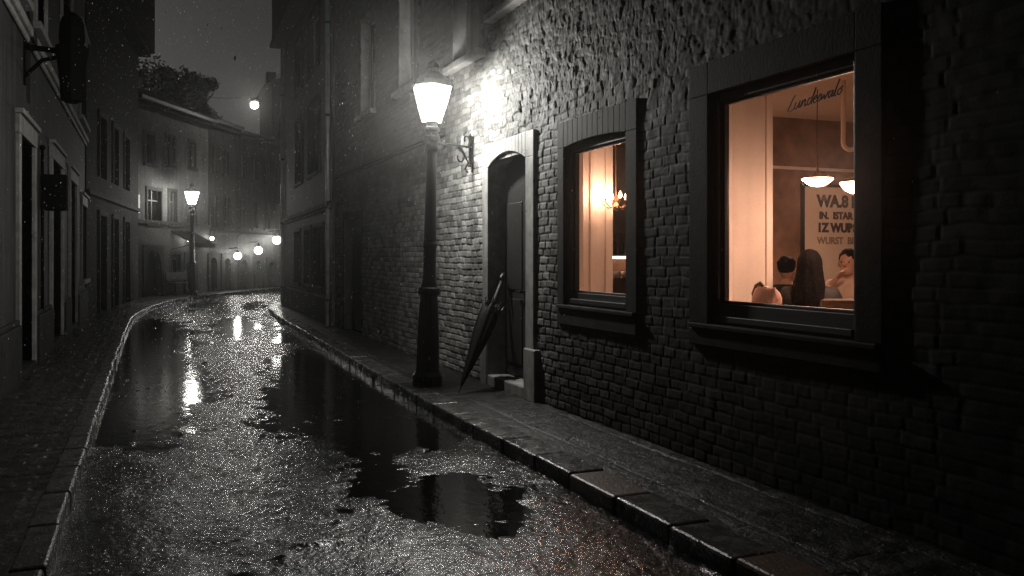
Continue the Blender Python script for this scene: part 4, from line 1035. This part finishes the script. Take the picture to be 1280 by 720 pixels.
# lamp slung on a wire over the roofs
ly_ = 38.0; lxx = ratio(318) * ly_; lz = height(131, lxx, ly_)
sl = thing('hanging_lamp', 'bright lamp slung on a wire high above the far roofs', 'lamp', (lxx, ly_, lz))
m = MB(); m.ball((lxx, ly_, lz), .17, 14, 10); m.build('globe', 'far_lamp_glass', sl, smooth=True); lamp_light(sl, (lxx, ly_, lz), 90, .08)
m = MB(); m.lathe([(.17, .10), (.21, .12), (.13, .24), (.03, .30)], 12, (lxx, ly_, lz)); m.build('cap', 'iron', sl)
e0 = on(MA, SA(232), .5); e1 = RA @ Vector((1.0, LA - .3, 0))
m = MB(); m.tube([(e0.x, e0.y, 8.0), (e0.x * .5 + lxx * .5, (e0.y + ly_) / 2, lz + .05), (lxx, ly_, lz + .28), (e1.x * .5 + lxx * .5, (e1.y + ly_) / 2, lz + .3), (e1.x, e1.y, 8.9)], .012, 5); m.build('wire', 'iron', sl)
e2 = on(MC, SC(338), -.3); e3 = RA @ Vector((0, LA, 0))
m = MB(); m.tube([(e2.x, e2.y, 7.1), ((e2.x + e3.x) / 2, (e2.y + e3.y) / 2, 6.9), (e3.x, e3.y, 7.5)], .014, 5); tag(m.build('overhead_wire', 'iron'), 'thin overhead wire between corner house and end house', 'wire')

# chimneys on the far roofs
def chimney(M, s_, xin, w_, dpt, z0, z1, label, pots=2):
    t = thing('chimney', label, 'chimney', on(M, s_, xin))
    m = MB(); m.box(xin, xin + dpt, s_ - w_ / 2, s_ + w_ / 2, z0, z1 - .12); m.xf(M).build('stack', 'brick', t)
    flat_tone(t.children[0])
    m = MB(); m.box(xin - .08, xin + dpt + .08, s_ - w_ / 2 - .08, s_ + w_ / 2 + .08, z1 - .12, z1); m.xf(M).build('capstone', 'dressed_stone', t)
    for k in range(pots):
        m = MB(); m.lathe([(.10, z1), (.09, z1 + .32), (.11, z1 + .34)], 10, (xin + dpt / 2, s_ + (k - (pots - 1) / 2) * .32, 0)); m.xf(M).build('chimney_pot', 'roof_tile', t)
chimney(MA, SA(214), 2.0, .8, .6, 7.6, 8.85, 'squat chimney on the pale house roof', 0)
chimney(MA, SA(240), 2.2, .55, .5, 7.6, 8.7, 'slim chimney with a pot near the right end of the pale house roof', 1)
chimney(MC, SC(298), 2.6, 1.7, .8, 7.2, 9.15, 'broad flat topped chimney block on the end house roof', 0)

# tall house behind the end house
th_ = thing('tall_house', 'tall black house rising behind the end house roof', 'building', (8, 52, 0))
tx0 = ratio(340) * 52
m = MB(); m.box(tx0, tx0 + 9, 52, 58, -.05, height(104, tx0, 52)); m.build('wall', 'dark_plaster', th_)
zt = height(104, tx0, 52)
m = MB(); m.prism([(tx0 - .3, zt), (tx0 - .3, zt + .12), (tx0 + 4.5, zt + 1.2), (tx0 + 9.3, zt + .12), (tx0 + 9.3, zt)], 51.8, 58.2, 'y'); m.build('roof', 'roof_tile', th_)
m = MB(); m.box(tx0 - .25, tx0 + .25, 52.2, 52.9, zt + .0, height(89, tx0, 52)); m.build('chimney', 'dark_plaster', th_)

# trees behind the pale house
def tree(px, pyt, Yt, rad, label, seed):
    rnd = random.Random(seed); x = ratio(px) * Yt; zt = height(pyt, x, Yt)
    t = thing('tree', label, 'tree', (x, Yt, -.2), 'trees behind the far roofs')
    m = MB(); m.tube([(x, Yt, -.3), (x + .1, Yt, 3), (x, Yt + .1, zt - rad * 1.2), (x + .1, Yt, zt - rad * .4)], [.28, .22, .15, .05], 8)
    for k in range(7):
        a = rnd.uniform(0, 6.28); m.tube([(x, Yt, zt - rad * 1.6), (x + rad * .4 * math.cos(a), Yt + rad * .4 * math.sin(a), zt - rad), (x + rad * .75 * math.cos(a), Yt + rad * .75 * math.sin(a), zt - rad * .6)], [.09, .06, .02], 6)
    m.build('trunk', 'bark', t)
    m = MB(); cl = []
    for k in range(22):
        a = rnd.uniform(0, 6.28); q = rnd.uniform(.1, .85) * rad; cl.append((x + q * math.cos(a), Yt + q * math.sin(a), zt - rad * rnd.uniform(.15, 1.7), rad * rnd.uniform(.22, .42)))
    cl.append((x, Yt, zt - rad * .3, rad * .3))
    for (cx_, cy_, cz_, cr) in cl:
        for k in range(130):
            d = Vector((rnd.gauss(0, 1), rnd.gauss(0, 1), rnd.gauss(0, 1))).normalized() * cr * rnd.uniform(.5, 1.05); c0 = Vector((cx_, cy_, cz_)) + d
            u_ = Vector((rnd.gauss(0, 1), rnd.gauss(0, 1), rnd.gauss(0, 1))).normalized(); v_ = u_.orthogonal().normalized(); q = rnd.uniform(.06, .13)
            m.add([c0 - u_ * q, c0 + v_ * q * .55, c0 + u_ * q, c0 - v_ * q * .55], [(0, 1, 2, 3)])
    m.build('crown', 'leaf', t)
tree(186, 80, 40.5, 1.7, 'dark bushy tree behind the roof, hard against the eaved house', 1)
tree(212, 87, 41.5, 1.2, 'round tree between the bushy tree and the spiky one behind the roof', 2)
tree(244, 97, 43, 1.1, 'small spiky topped tree farthest right behind the roof', 3)

# ================================================================== RAIN and HAZE
rv = random.Random(11); m = MB()
for k in range(9000):
    y = 2.2 + 20 * rv.random() ** .8; x = rv.uniform(-1.35, 3.38); z = rv.uniform(.05, 6.8)
    if depth(x, y) < 2.2: continue
    r_ = rv.uniform(.0010, .0026); h_ = r_ * rv.uniform(1.5, 4.5); sl_ = .12 * h_
    m.add([(x, y, z - h_), (x + r_, y, z), (x, y + r_, z), (x - r_, y, z), (x, y - r_, z), (x + sl_, y, z + h_)],
          [(0, 2, 1), (0, 3, 2), (0, 4, 3), (0, 1, 4), (5, 1, 2), (5, 2, 3), (5, 3, 4), (5, 4, 1)])
mr = mat('raindrop', (.9, .9, .9), .2)
p = mr.node_tree.nodes['Principled BSDF']; p.inputs['Subsurface Weight'].default_value = 0.0
stuff(m.build('rain', 'raindrop'), 'fine rain drifting through the lamplight', 'rain')

hm = bpy.data.materials.new('haze'); hm.use_nodes = True; n = hm.node_tree.nodes; n.clear()
o_ = n.new('ShaderNodeOutputMaterial'); vo = n.new('ShaderNodeVolumePrincipled'); vo.inputs['Density'].default_value = .0022; vo.inputs['Color'].default_value = (.97, .97, .95, 1); vo.inputs['Anisotropy'].default_value = .93
hm.node_tree.links.new(vo.outputs[0], o_.inputs['Volume']); MATS['haze'] = hm
m = MB(); m.box(-95, 95, -95, 115, -1.3, 18)
hz_ = m.build('haze', 'haze'); stuff(hz_, 'thin night mist filling the wet street', 'mist')
